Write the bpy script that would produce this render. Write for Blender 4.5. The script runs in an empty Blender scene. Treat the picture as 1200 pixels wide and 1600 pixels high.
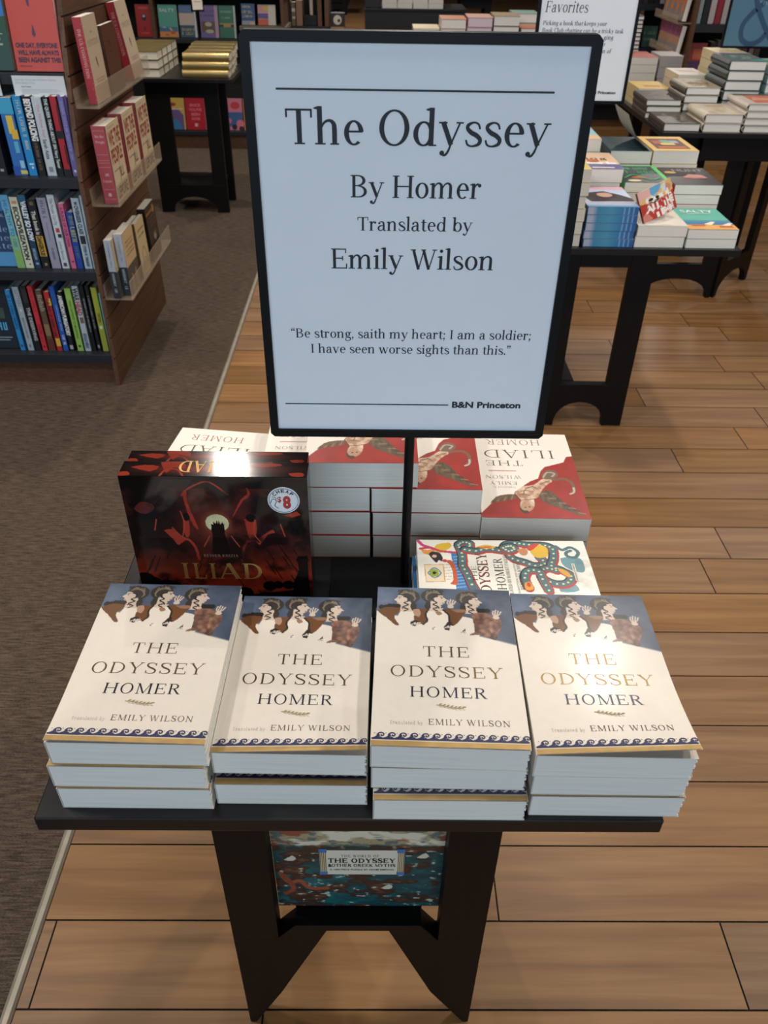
import bpy, bmesh, math, random
import numpy as np
from mathutils import Matrix, Vector
C = bpy.context.scene
COL = C.collection
random.seed(7)

# ------------------------------------------------------------------ camera
F_PX = 1246.65
CAM_R = Vector((0.999898, -0.0040076, 0.0136873))
CAM_U = Vector((-0.0085513, 0.5995971, 0.8002563))
CAM_F = Vector((0.0114139, 0.8002920, -0.5995019))
cam_data = bpy.data.cameras.new('camera')
cam_data.sensor_fit = 'VERTICAL'
cam_data.sensor_height = 24.0
cam_data.sensor_width = 18.0
cam_data.lens = F_PX * 24.0 / 1600.0
cam_data.clip_start = 0.02
cam_data.dof.use_dof = True
cam_data.dof.focus_distance = 0.92
cam_data.dof.aperture_fstop = 9.0
cam = bpy.data.objects.new('camera', cam_data)
COL.objects.link(cam)
M3 = Matrix((CAM_R, CAM_U, -CAM_F)).transposed()
cam.matrix_world = Matrix.Translation((0, 0, 1.48)) @ M3.to_4x4()
C.camera = cam

# ------------------------------------------------------------------ colour management, world, light
C.view_settings.view_transform = 'Standard'
C.view_settings.look = 'None'
C.view_settings.gamma = 1.0
C.view_settings.exposure = 0.42
C.view_settings.use_curve_mapping = False
w = bpy.data.worlds.new('world'); C.world = w
w.use_nodes = True
w.node_tree.nodes['Background'].inputs[0].default_value = (0.62, 0.72, 0.88, 1)
w.node_tree.nodes['Background'].inputs[1].default_value = 0.18

def lamp(name, loc, size, energy, color, sizey=None, rot=(0, 0, 0)):
    d = bpy.data.lights.new(name, 'AREA')
    d.shape = 'RECTANGLE' if sizey else 'DISK'
    d.size = size
    if sizey: d.size_y = sizey
    d.energy = energy; d.color = color
    o = bpy.data.objects.new(name, d); COL.objects.link(o)
    o.location = loc; o.rotation_euler = rot
    return o
WARM = (1.0, 0.93, 0.85)
CEIL = 3.25
LAMPS = [(1.10, 2.72, .15, 19), (-0.88, 4.08, .085, 26), (-2.6, 1.9, .4, 29), (3.0, 1.6, .4, 22), (0.3, 6.6, .4, 28),
         (3.2, 5.4, .4, 23), (-3.0, 6.4, .4, 33), (0.2, 10.5, .5, 34), (-1.5, .85, .3, 24), (1.55, .75, .3, 27), (0.1, .35, .5, 6), (3.4, 10.0, .5, 34), (-.6, 15.0, .5, 44)]
for i, (x, y, s, e) in enumerate(LAMPS):
    lamp('ceiling_lamp_light', (x, y, CEIL - .035), s, e, WARM)
# daylight through the shop front behind the photographer
lamp('window_daylight', (-0.6, -4.6, 1.9), 7.0, 124, (0.62, 0.81, 1.0), 2.6, (math.radians(90), 0, 0))

# ------------------------------------------------------------------ materials
def lin(c):
    if isinstance(c, str):
        c = [int(c[i:i + 2], 16) / 255 for i in (0, 2, 4)]
    return [(v / 12.92 if v <= .04045 else ((v + .055) / 1.055) ** 2.4) for v in c]
_M = {}
def mat(color, rough=.5, metal=0., spec=.5, coat=0., noise=0., nscale=60., stretch=(1, 1, 1), bump=0., name=None):
    key = (str(color), rough, metal, spec, coat, noise, nscale, stretch, bump)
    if key in _M: return _M[key]
    m = bpy.data.materials.new(name or 'paint_' + str(color)); m.use_nodes = True
    nt = m.node_tree; b = nt.nodes['Principled BSDF']
    L = lin(color)
    b.inputs['Base Color'].default_value = (*L, 1)
    b.inputs['Roughness'].default_value = rough; b.inputs['Metallic'].default_value = metal
    b.inputs['Specular IOR Level'].default_value = spec
    b.inputs['Coat Weight'].default_value = coat; b.inputs['Coat Roughness'].default_value = .08
    if noise or bump:
        tc = nt.nodes.new('ShaderNodeTexCoord'); mp = nt.nodes.new('ShaderNodeMapping')
        mp.inputs['Scale'].default_value = stretch
        nz = nt.nodes.new('ShaderNodeTexNoise'); nz.inputs['Scale'].default_value = nscale
        nz.inputs['Detail'].default_value = 3
        nt.links.new(tc.outputs['Object'], mp.inputs[0]); nt.links.new(mp.outputs[0], nz.inputs['Vector'])
        if noise:
            r = nt.nodes.new('ShaderNodeValToRGB')
            r.color_ramp.elements[0].position = .3; r.color_ramp.elements[1].position = .7
            r.color_ramp.elements[0].color = (*[v * (1 - noise) for v in L], 1)
            r.color_ramp.elements[1].color = (*[min(1, v * (1 + noise)) for v in L], 1)
            nt.links.new(nz.outputs['Fac'], r.inputs[0]); nt.links.new(r.outputs[0], b.inputs['Base Color'])
        if bump:
            bp = nt.nodes.new('ShaderNodeBump'); bp.inputs['Strength'].default_value = bump
            bp.inputs['Distance'].default_value = .002
            nt.links.new(nz.outputs['Fac'], bp.inputs['Height']); nt.links.new(bp.outputs[0], b.inputs['Normal'])
    _M[key] = m
    return m
def print_mat(rough=.38, coat=.15, name='printed_art'):
    key = ('print', rough, coat)
    if key in _M: return _M[key]
    m = bpy.data.materials.new(name); m.use_nodes = True
    nt = m.node_tree; b = nt.nodes['Principled BSDF']
    a = nt.nodes.new('ShaderNodeAttribute'); a.attribute_name = 'art'
    nt.links.new(a.outputs['Color'], b.inputs['Base Color'])
    b.inputs['Roughness'].default_value = rough; b.inputs['Coat Weight'].default_value = coat
    b.inputs['Coat Roughness'].default_value = .15
    _M[key] = m
    return m
PAGE = mat('e6e1d6', .8, spec=.2, noise=.07, nscale=3, stretch=(3, 3, 330), name='page_edges')
PAGE_DIM = mat('cfc8ba', .8, spec=.2, noise=.08, nscale=3, stretch=(3, 3, 330), name='page_edges_cream')
BLACKWOOD = mat('070504', .5, spec=.25, noise=.25, nscale=14, stretch=(6, 1, 1), bump=.05, name='black_stained_wood')
BLACKTOP = mat('121113', .34, spec=.4, noise=.12, nscale=20, stretch=(1, 6, 1), name='black_table_laminate')
BLACKMETAL = mat('040506', .45, spec=.2, noise=.1, nscale=80, name='black_powder_coat')
WALNUT = mat('5a3d2b', .5, spec=.35, noise=.22, nscale=7, stretch=(6, 1, 14), name='walnut_laminate')
SHELFDARK = mat('23262b', .45, spec=.4, noise=.1, nscale=30, name='dark_shelf_laminate')
GOLD = mat('a98b4e', .30, metal=.85, name='gold_foil')
GOLDFLAT = mat('b3935c', .45, metal=.35, noise=.12, nscale=60, name='gold_band')

# ------------------------------------------------------------------ mesh builder
class MB:
    def __init__(s): s.v = []; s.f = []; s.m = []; s.mats = []
    def mi(s, m):
        if m not in s.mats: s.mats.append(m)
        return s.mats.index(m)
    def add(s, vs, fs, m):
        o = len(s.v); k = s.mi(m)
        s.v += [tuple(x) for x in vs]
        for f in fs: s.f.append(tuple(i + o for i in f)); s.m.append(k)
        return s
    def box(s, x0, x1, y0, y1, z0, z1, m):
        v = [(x, y, z) for z in (z0, z1) for y in (y0, y1) for x in (x0, x1)]
        return s.add(v, [(0, 2, 3, 1), (4, 5, 7, 6), (0, 1, 5, 4), (2, 6, 7, 3), (0, 4, 6, 2), (1, 3, 7, 5)], m)
    def prism(s, poly, a0, a1, m, axis='y'):
        n = len(poly)
        P = {'y': lambda p, a: (p[0], a, p[1]), 'x': lambda p, a: (a, p[0], p[1]), 'z': lambda p, a: (p[0], p[1], a)}[axis]
        vs = [P(p, a0) for p in poly] + [P(p, a1) for p in poly]
        fs = [tuple(range(n)), tuple(range(2 * n - 1, n - 1, -1))] + [(i, (i + 1) % n, n + (i + 1) % n, n + i) for i in range(n)]
        return s.add(vs, fs, m)
    def tube(s, p0, p1, r, m, n=16):
        p0 = Vector(p0); p1 = Vector(p1); d = (p1 - p0).normalized()
        a = d.orthogonal().normalized(); b = d.cross(a)
        vs = []
        for p in (p0, p1):
            for i in range(n):
                t = 2 * math.pi * i / n
                vs.append(p + (a * math.cos(t) + b * math.sin(t)) * r)
        fs = [(i, (i + 1) % n, n + (i + 1) % n, n + i) for i in range(n)] + [tuple(range(n - 1, -1, -1)), tuple(range(n, 2 * n))]
        return s.add(vs, fs, m)
    def mesh(s, name, fix=True):
        me = bpy.data.meshes.new(name)
        me.from_pydata(s.v, [], s.f)
        for m in s.mats: me.materials.append(m)
        me.polygons.foreach_set('material_index', s.m)
        if fix:
            bm = bmesh.new(); bm.from_mesh(me)
            bmesh.ops.recalc_face_normals(bm, faces=bm.faces); bm.to_mesh(me); bm.free()
        me.update()
        return me
    def build(s, name, parent=None, bevel=0):
        o = link(name, s.mesh(name), parent)
        if bevel:
            b = o.modifiers.new('bevel', 'BEVEL'); b.width = bevel; b.segments = 2; b.limit_method = 'ANGLE'; b.angle_limit = .9
        return o
def link(name, me, parent=None):
    o = bpy.data.objects.new(name, me); COL.objects.link(o)
    if parent is not None: o.parent = parent
    return o
def tag(o, label, cat, group=None):
    o['label'] = label; o['category'] = cat
    if group: o['group'] = group
    return o
def thing(name, label, cat, M=None, group=None):
    o = bpy.data.objects.new(name, None); COL.objects.link(o); o.empty_display_size = .05
    if M is not None: o.matrix_world = M
    return tag(o, label, cat, group)
def struct(o): o['kind'] = 'structure'; return o
def copy_tree(o, M, label, group=None):
    c = o.copy(); COL.objects.link(c); c.matrix_world = M; c['label'] = label
    if group: c['group'] = group
    for ch in [k for k in bpy.data.objects if k.parent == o]:
        d = ch.copy(); COL.objects.link(d); d.parent = c
        for g in [k for k in bpy.data.objects if k.parent == ch]:
            e = g.copy(); COL.objects.link(e); e.parent = d
    return c

# ------------------------------------------------------------------ serif lettering (drawn stroke by stroke; capital height = 1)
K, T_ = .135, .05
GL = {
'T': (.92, 'V .46 0 1 b|H .07 .85 .975|L .085 1 .085 .76 .05|L .835 1 .835 .76 .05'),
'H': (1.1, 'V .2 0 1 bt|V .9 0 1 bt|H .2 .9 .52'),
'E': (.9, 'V .2 0 1 bt|H .2 .78 .975|H .2 .62 .52|H .2 .82 .025|L .765 1 .765 .78 .05|L .805 0 .805 .25 .05|L .61 .41 .61 .63 .05'),
'O': (1.06, 'A .53 .5 .46 .52 0 360'),
'D': (1.05, 'V .2 0 1 bt|A .42 .5 .54 .5 -90 90|H .12 .44 .975|H .12 .44 .025'),
'Y': (.94, 'L .12 1 .47 .46 .13|L .84 1 .47 .44 .05|V .47 0 .47 b|S .12 .98 .28|S .83 .98 .24'),
'S': (.78, 'P .67 .74 .05 .6 .93 .06 .4 .985 .055 .18 .91 .11 .14 .74 .13 .3 .57 .15 .53 .46 .15 .69 .3 .13 .65 .1 .11 .42 .015 .055 .19 .08 .06 .11 .28 .05|L .68 .98 .68 .72 .04|L .11 .03 .11 .3 .04'),
'R': (.95, 'V .2 0 1 bt|A .42 .75 .34 .25 -90 90|H .2 .44 .975|H .2 .44 .525|L .44 .53 .8 .02 .13|S .85 .02 .2'),
'B': (.92, 'V .2 0 1 bt|A .42 .76 .34 .24 -90 90|A .44 .27 .39 .27 -90 90|H .12 .44 .975|H .2 .45 .53|H .12 .46 .025'),
'W': (1.36, 'L .14 1 .42 0 .125|L .42 0 .67 .98 .05|L .64 1 .94 0 .125|L .94 0 1.22 1 .05|S .13 .98 .27|S .65 .98 .25|S 1.21 .98 .24'),
'I': (.5, 'V .25 0 1 bt'),
'L': (.82, 'V .2 0 1 bt|H .2 .76 .025|L .745 0 .745 .27 .05'),
'A': (.98, 'L .13 0 .49 1 .05|L .48 1 .84 0 .135|H .24 .68 .33|S .12 .02 .26|S .84 .02 .28'),
'M': (1.26, 'L .19 0 .19 1 .055|L .2 1 .63 .04 .13|L .63 .04 1.03 1 .05|V 1.06 0 1 bt|S .19 .02 .26|S .15 .98 .22'),
'P': (.86, 'V .2 0 1 bt|A .42 .73 .38 .27 -90 90|H .2 .44 .975|H .2 .44 .485'),
'N': (1.08, 'L .18 0 .18 1 .055|L .17 1 .88 0 .135|L .89 0 .89 1 .055|S .18 .02 .26|S .13 .98 .2|S .88 .98 .26'),
'F': (.84, 'V .2 0 1 bt|H .2 .78 .975|H .2 .62 .5|L .765 1 .765 .76 .05|L .61 .39 .61 .61 .05'),
'C': (.92, 'A .52 .5 .45 .52 45 315|L .83 .98 .83 .7 .05'),
'G': (1.02, 'A .52 .5 .45 .52 45 318|L .83 .98 .83 .7 .05|V .82 .08 .44|S .82 .44 .3'),
'K': (.98, 'V .2 0 1 bt|L .22 .42 .78 1 .05|L .38 .58 .82 0 .135|S .78 .98 .26|S .84 .02 .28'),
'U': (1.05, 'V .2 .3 1 t|L .85 .3 .85 1 .055|S .85 .98 .24|A .51 .34 .375 .355 180 360'),
'V': (.94, 'L .12 1 .48 0 .135|L .48 0 .83 1 .05|S .12 .98 .28|S .82 .98 .24'),
'X': (.94, 'L .14 1 .8 0 .135|L .12 0 .78 1 .05|S .14 .98 .26|S .8 .98 .24|S .12 .02 .24|S .8 .02 .26'),
'Z': (.84, 'H .1 .74 .975|H .1 .76 .025|L .7 .97 .12 .03 .13|L .12 1 .12 .78 .05|L .75 0 .75 .24 .05'),
'h': (.84, 'V .17 0 1.08 bl|P .2 .46 .05 .31 .63 .06 .46 .685 .075 .58 .61 .11 .61 .45 .13 .61 0 .13|S .61 .02 .27'),
'n': (.84, 'V .17 0 .69 bl|P .2 .46 .05 .31 .63 .06 .46 .685 .075 .58 .61 .11 .61 .45 .13 .61 0 .13|S .61 .02 .27'),
'm': (1.26, 'V .17 0 .69 bl|P .2 .46 .05 .31 .63 .06 .44 .685 .075 .55 .61 .11 .58 .45 .13 .58 0 .13|S .58 .02 .26|P .62 .46 .05 .73 .63 .06 .87 .685 .075 .99 .61 .11 1.02 .45 .13 1.02 0 .13|S 1.02 .02 .27'),
'e': (.7, 'A .36 .345 .3 .36 5 312|H .1 .62 .385'),
'o': (.74, 'A .37 .345 .32 .36 0 360'),
'd': (.82, 'A .37 .345 .32 .36 20 340|V .6 0 1.08 l|S .67 .02 .2'),
'b': (.8, 'A .44 .345 .31 .36 -160 160|V .19 .05 1.08 l'),
'p': (.82, 'A .44 .345 .32 .36 -160 160|V .18 -.3 .69 bl'),
'y': (.76, 'L .13 .69 .4 .04 .13|L .65 .69 .37 0 .05|P .38 .02 .05 .32 -.14 .06 .24 -.25 .065 .15 -.26 .06|B .13 -.2 .075|S .13 .67 .26|S .64 .67 .22'),
's': (.6, 'P .5 .5 .05 .44 .64 .055 .3 .685 .05 .15 .62 .09 .12 .52 .1 .24 .4 .12 .4 .32 .12 .52 .2 .11 .48 .07 .09 .3 .01 .05 .15 .05 .055 .09 .19 .05'),
'r': (.6, 'V .17 0 .69 bl|P .19 .42 .05 .28 .61 .06 .4 .67 .09|B .46 .6 .085'),
'a': (.72, 'V .5 .08 .45|P .5 .42 .13 .47 .61 .11 .33 .68 .06 .2 .64 .06|B .17 .56 .08|P .5 .4 .05 .36 .39 .06 .16 .31 .1 .11 .17 .12 .18 .04 .08 .32 .02 .06 .48 .14 .05|P .5 .1 .12 .56 .02 .07 .67 .05 .05'),
'l': (.38, 'V .18 0 1.08 bl'),
't': (.48, 'V .22 .12 .86|H .04 .44 .665|P .22 .16 .13 .26 .05 .1 .35 .015 .06 .46 .08 .045'),
'i': (.38, 'V .18 0 .69 bl|B .19 .93 .085'),
'g': (.72, 'A .33 .46 .25 .24 0 360|P .2 .27 .05 .14 .17 .07 .24 .1 .1 .46 .08 .12 .62 -.04 .11 .54 -.24 .07 .34 -.3 .06 .13 -.24 .08 .1 -.1 .08 .2 .03 .05|L .52 .62 .7 .65 .07'),
'w': (1.1, 'L .13 .69 .36 0 .125|L .36 0 .54 .67 .05|L .52 .69 .75 0 .125|L .75 0 .97 .69 .05|S .13 .67 .25|S .53 .67 .2|S .96 .67 .22'),
'v': (.76, 'L .13 .69 .38 0 .13|L .38 0 .63 .69 .05|S .13 .67 .26|S .62 .67 .22'),
'u': (.84, 'P .17 .66 .13 .17 .25 .13 .22 .08 .11 .36 .01 .075 .5 .06 .06 .6 .2 .05|V .6 0 .69 l|S .68 .02 .18|L .06 .67 .2 .67 .045'),
'c': (.66, 'A .37 .345 .31 .36 48 315|B .54 .52 .085'),
'f': (.48, 'V .2 0 .8 b|P .2 .78 .13 .24 .97 .1 .36 1.08 .06 .46 1.06 .05|B .47 1.0 .075|H .04 .44 .665'),
'k': (.8, 'V .17 0 1.08 bl|L .2 .3 .58 .69 .05|L .32 .42 .65 0 .13|S .66 .02 .25|S .57 .67 .2'),
'.': (.3, 'B .15 .075 .085'), ',': (.3, 'B .14 .075 .085|L .19 .06 .09 -.19 .05'),
';': (.32, 'B .15 .075 .085|L .2 .06 .1 -.19 .05|B .15 .58 .085'),
'\u201c': (.52, 'B .16 .82 .085|L .1 .83 .2 1.08 .05|B .38 .82 .085|L .32 .83 .42 1.08 .05'),
'\u201d': (.52, 'B .14 .98 .085|L .2 .97 .1 .72 .05|B .36 .98 .085|L .42 .97 .32 .72 .05'),
' ': (.36, ''),
}
def _strip(pts, ws):
    out = []
    n = len(pts)
    Lp, Rp = [], []
    for i in range(n):
        a = pts[max(0, i - 1)]; b = pts[min(n - 1, i + 1)]
        dx, dy = b[0] - a[0], b[1] - a[1]; l = math.hypot(dx, dy) or 1
        nx, ny = -dy / l * ws[i] / 2, dx / l * ws[i] / 2
        Lp.append((pts[i][0] + nx, pts[i][1] + ny)); Rp.append((pts[i][0] - nx, pts[i][1] - ny))
    for i in range(n - 1): out.append([Lp[i], Rp[i], Rp[i + 1], Lp[i + 1]])
    return out
def smooth(P, k=5):
    out = []
    for i in range(len(P) - 1):
        p0 = P[max(0, i - 1)]; p1 = P[i]; p2 = P[i + 1]; p3 = P[min(len(P) - 1, i + 2)]
        for j in range(k):
            t = j / k
            out.append(tuple(.5 * (2 * b + (c - a) * t + (2 * a - 5 * b + 4 * c - d) * t * t + (3 * b - a - 3 * c + d) * t ** 3) for a, b, c, d in zip(p0, p1, p2, p3)))
    out.append(tuple(P[-1]))
    return out
def stroke(pts, wd, k=5):
    q = smooth([(x, y) for x, y in pts], k)
    return _strip(q, [wd] * len(q))
def disc(x, y, r, n=14, ry=None):
    return [[(x + r * math.cos(2 * math.pi * i / n), y + (ry or r) * math.sin(2 * math.pi * i / n)) for i in range(n)]]
def rect(x0, x1, y0, y1): return [[(x0, y0), (x1, y0), (x1, y1), (x0, y1)]]
_G = {}
def glyph(ch, wt=1.):
    if (ch, wt) in _G: return _G[(ch, wt)]
    adv, ops = GL.get(ch, GL.get(ch.upper(), GL[' ']))
    out = []
    for op in ops.split('|'):
        if not op: continue
        t = op.split(); c = t[0]
        fl = t[-1] if c == 'V' and not t[-1].lstrip('-').replace('.', '', 1).isdigit() else ''
        a = [float(x) for x in t[1:] if x != fl]
        k, th = K * wt, T_ * wt
        if c == 'V':
            x, y0, y1 = a; out += rect(x - k / 2, x + k / 2, y0, y1)
            if 'b' in fl: out += rect(x - k / 2 - .085, x + k / 2 + .085, y0, y0 + .045)
            if 't' in fl: out += rect(x - k / 2 - .085, x + k / 2 + .085, y1 - .045, y1)
            if 'l' in fl: out += [[(x - k / 2 - .1, y1 - .075), (x - k / 2, y1 - .09), (x, y1 - .02), (x - k / 2, y1 - .01), (x - k / 2 - .1, y1 - .04)]]
        elif c == 'H': out += rect(a[0], a[1], a[2] - th / 2, a[2] + th / 2)
        elif c == 'L': out += _strip([(a[0], a[1]), (a[2], a[3])], [a[4] * wt] * 2)
        elif c == 'S': out += rect(a[0] - a[2] / 2, a[0] + a[2] / 2, a[1] - .0225, a[1] + .0225)
        elif c == 'B': out += disc(a[0], a[1], a[2], 12)
        elif c == 'A':
            cx, cy, rx, ry, a0, a1 = a; n = max(6, int((a1 - a0) / 12))
            A = [math.radians(a0 + (a1 - a0) * i / n) for i in range(n + 1)]
            o = [(cx + rx * math.cos(q), cy + ry * math.sin(q)) for q in A]
            i_ = [(cx + (rx - k) * math.cos(q), cy + (ry - th) * math.sin(q)) for q in A]
            out += [[o[j], o[j + 1], i_[j + 1], i_[j]] for j in range(n)]
        elif c == 'P':
            q = smooth([tuple(a[i:i + 3]) for i in range(0, len(a), 3)])
            out += _strip([(x, y) for x, y, _ in q], [z * wt for _, _, z in q])
    _G[(ch, wt)] = (adv, out)
    return adv, out
def serif(s, x0, x1, base, cap, track=0., wt=1., slant=0.):
    pol = []; x = 0
    for ch in s:
        adv, g = glyph(ch, wt)
        pol += [[(px + x + slant * py, py) for px, py in p] for p in g]
        x += adv + track
    x -= track
    sx = (x1 - x0) / x
    return [[(x0 + px * sx, base + py * cap) for px, py in p] for p in pol]
_S = {}
def sans(s, x0, x1, base, cap, bold=0.):
    if not s.strip(): return []
    key = (s, bold)
    if key not in _S:
        cu = bpy.data.curves.new('lettering', 'FONT'); cu.body = s; cu.resolution_u = 3; cu.offset = bold
        o = bpy.data.objects.new('lettering', cu); COL.objects.link(o)
        dg = bpy.context.evaluated_depsgraph_get()
        me = o.evaluated_get(dg).to_mesh()
        _S[key] = ([tuple(v.co[:2]) for v in me.vertices], [tuple(p.vertices) for p in me.polygons])
        o.evaluated_get(dg).to_mesh_clear()
        bpy.data.objects.remove(o); bpy.data.curves.remove(cu)
    V, Fs = _S[key]
    xs = [v[0] for v in V]; a, b = min(xs), max(xs)
    return [[(x0 + (V[i][0] - a) / (b - a) * (x1 - x0), base + V[i][1] / .73 * cap) for i in f] for f in Fs]
def sansc(s, xc, base, cap, wmax, bold=.02):
    """sans text centred on xc, natural width limited to wmax"""
    wd = min(wmax, len(s) * cap * .86)
    return sans(s, xc - wd / 2, xc + wd / 2, base, cap, bold)
def rot180(pol, W, L): return [[(W - x, L - y) for x, y in p] for p in pol]

# ------------------------------------------------------------------ painted art on a fine grid (vertex colours), v measured from the top
class Art:
    def __init__(s, nx, ny, bg):
        s.nx, s.ny = nx, ny
        s.a = np.zeros((ny, nx, 3)); s.a[:] = np.array(s.c(bg))
        s.u, s.v = np.meshgrid(np.linspace(0, 1, nx), np.linspace(0, 1, ny))
        s.rng = np.random.default_rng(3)
    @staticmethod
    def c(h): return [int(h[i:i + 2], 16) / 255 for i in (0, 2, 4)] if isinstance(h, str) else h
    def mix(s, mask, col):
        m = np.clip(mask, 0, 1)[..., None]; s.a = s.a * (1 - m) + np.array(s.c(col)) * m
    def inside(s, pts):
        x, y = s.u, s.v; r = np.zeros(x.shape, bool); n = len(pts)
        for i in range(n):
            (x0, y0), (x1, y1) = pts[i], pts[(i + 1) % n]
            if y0 == y1: continue
            c = ((y0 > y) != (y1 > y)) & (x < (x1 - x0) * (y - y0) / (y1 - y0) + x0)
            r ^= c
        return r
    def poly(s, pts, col, k=0): s.mix(s.inside(smooth(list(pts) + [pts[0]], k) if k else pts).astype(float), col)
    def ell(s, cx, cy, rx, ry, col, soft=0.):
        d = np.sqrt(((s.u - cx) / rx) ** 2 + ((s.v - cy) / ry) ** 2)
        s.mix((1 - d) / soft if soft else (d < 1).astype(float), col)
    def line(s, pts, wd, col, asp=1., k=6):
        q = smooth(pts, k) if k else pts
        m = np.zeros(s.u.shape, bool)
        for (x0, y0), (x1, y1) in zip(q[:-1], q[1:]):
            dx, dy = x1 - x0, (y1 - y0) * asp; l2 = dx * dx + dy * dy + 1e-12
            t = np.clip(((s.u - x0) * dx + (s.v - y0) * asp * dy) / l2, 0, 1)
            m |= (s.u - x0 - t * dx) ** 2 + ((s.v - y0) * asp - t * dy) ** 2 < (wd / 2) ** 2
        s.mix(m.astype(float), col)
    def nz(s, fx, fy, seed=0, oct=3):
        r = np.random.default_rng(seed); out = np.zeros(s.u.shape); amp = 1; tot = 0
        for o in range(oct):
            gx, gy = max(2, int(fx * 2 ** o)) + 2, max(2, int(fy * 2 ** o)) + 2
            g = r.random((gy, gx))
            X = s.u * (gx - 2); Y = s.v * (gy - 2); ix = X.astype(int).clip(0, gx - 2); iy = Y.astype(int).clip(0, gy - 2)
            fxx = X - ix; fyy = Y - iy; fxx = fxx * fxx * (3 - 2 * fxx); fyy = fyy * fyy * (3 - 2 * fyy)
            out += amp * (g[iy, ix] * (1 - fxx) * (1 - fyy) + g[iy, ix + 1] * fxx * (1 - fyy) + g[iy + 1, ix] * (1 - fxx) * fyy + g[iy + 1, ix + 1] * fxx * fyy)
            tot += amp; amp *= .5
        return out / tot
    def grain(s, amt, fx, fy, seed=0, mask=None):
        n = (s.nz(fx, fy, seed) - .5) * 2 * amt
        if mask is not None: n = n * mask
        s.a = np.clip(s.a * (1 + n[..., None]), 0, 1)
def sheet_mesh(art, W, L, zf=None, decals=(), m=None, off=.00012):
    """flat printed sheet, x 0..W, y 0..L (top of the art at y=L), height zf(x,y); decals = [(polys, material)]"""
    nx, ny = art.nx, art.ny
    X = art.u * W; Y = (1 - art.v) * L
    Z = zf(X, Y) if zf else np.zeros_like(X)
    V = np.stack([X, Y, Z], -1).reshape(-1, 3)
    i = np.arange((ny - 1) * (nx - 1)); r, c = i // (nx - 1), i % (nx - 1)
    a = r * nx + c
    Fq = np.stack([a, a + nx, a + nx + 1, a + 1], -1)
    vs = V.tolist(); fs = Fq.tolist(); mi = [0] * len(fs); mats = [m or print_mat()]
    for li, (pol, dm) in enumerate(decals):
        if dm not in mats: mats.append(dm)
        k = mats.index(dm)
        for pj, p in enumerate(pol):
            o = len(vs)
            for x, y in p:
                z = float(zf(np.array(x), np.array(y))) if zf else 0.
                vs.append((x, y, z + off + .00006 * li + (pj % 12) * 4e-6))
            ar = sum(p[j][0] * p[(j + 1) % len(p)][1] - p[(j + 1) % len(p)][0] * p[j][1] for j in range(len(p)))
            idx = list(range(o, o + len(p)))
            fs.append(idx if ar > 0 else idx[::-1]); mi.append(k)
    me = bpy.data.meshes.new('cover'); me.from_pydata(vs, [], fs)
    for q in mats: me.materials.append(q)
    me.polygons.foreach_set('material_index', mi)
    lc = art.a.reshape(-1, 3); lc = np.where(lc <= .04045, lc / 12.92, ((lc + .055) / 1.055) ** 2.4)
    at = me.color_attributes.new('art', 'FLOAT_COLOR', 'POINT')
    full = np.ones((len(vs), 4)); full[:len(lc), :3] = lc
    at.data.foreach_set('color', full.astype(np.float32).ravel())
    me.update()
    return me
def join_meshes(a, b, name):
    """one mesh out of two (cover front sheet + cover shell)"""
    vs = [v.co[:] for v in a.vertices] + [v.co[:] for v in b.vertices]; n = len(a.vertices)
    fs = [tuple(p.vertices) for p in a.polygons] + [tuple(i + n for i in p.vertices) for p in b.polygons]
    mats = list(a.materials) + list(b.materials)
    mi = [p.material_index for p in a.polygons] + [p.material_index + len(a.materials) for p in b.polygons]
    me = bpy.data.meshes.new(name); me.from_pydata(vs, [], fs)
    for q in mats: me.materials.append(q)
    me.polygons.foreach_set('material_index', mi)
    if 'art' in a.color_attributes:
        at = me.color_attributes.new('art', 'FLOAT_COLOR', 'POINT')
        full = np.ones((len(vs), 4), np.float32)
        for src, i0 in ((a, 0), (b, n)):
            if 'art' in src.color_attributes:
                k = len(src.vertices); buf = np.empty(k * 4, np.float32)
                src.color_attributes['art'].data.foreach_get('color', buf); full[i0:i0 + k] = buf.reshape(-1, 4)
        at.data.foreach_set('color', full.ravel())
    me.update()
    return me

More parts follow.
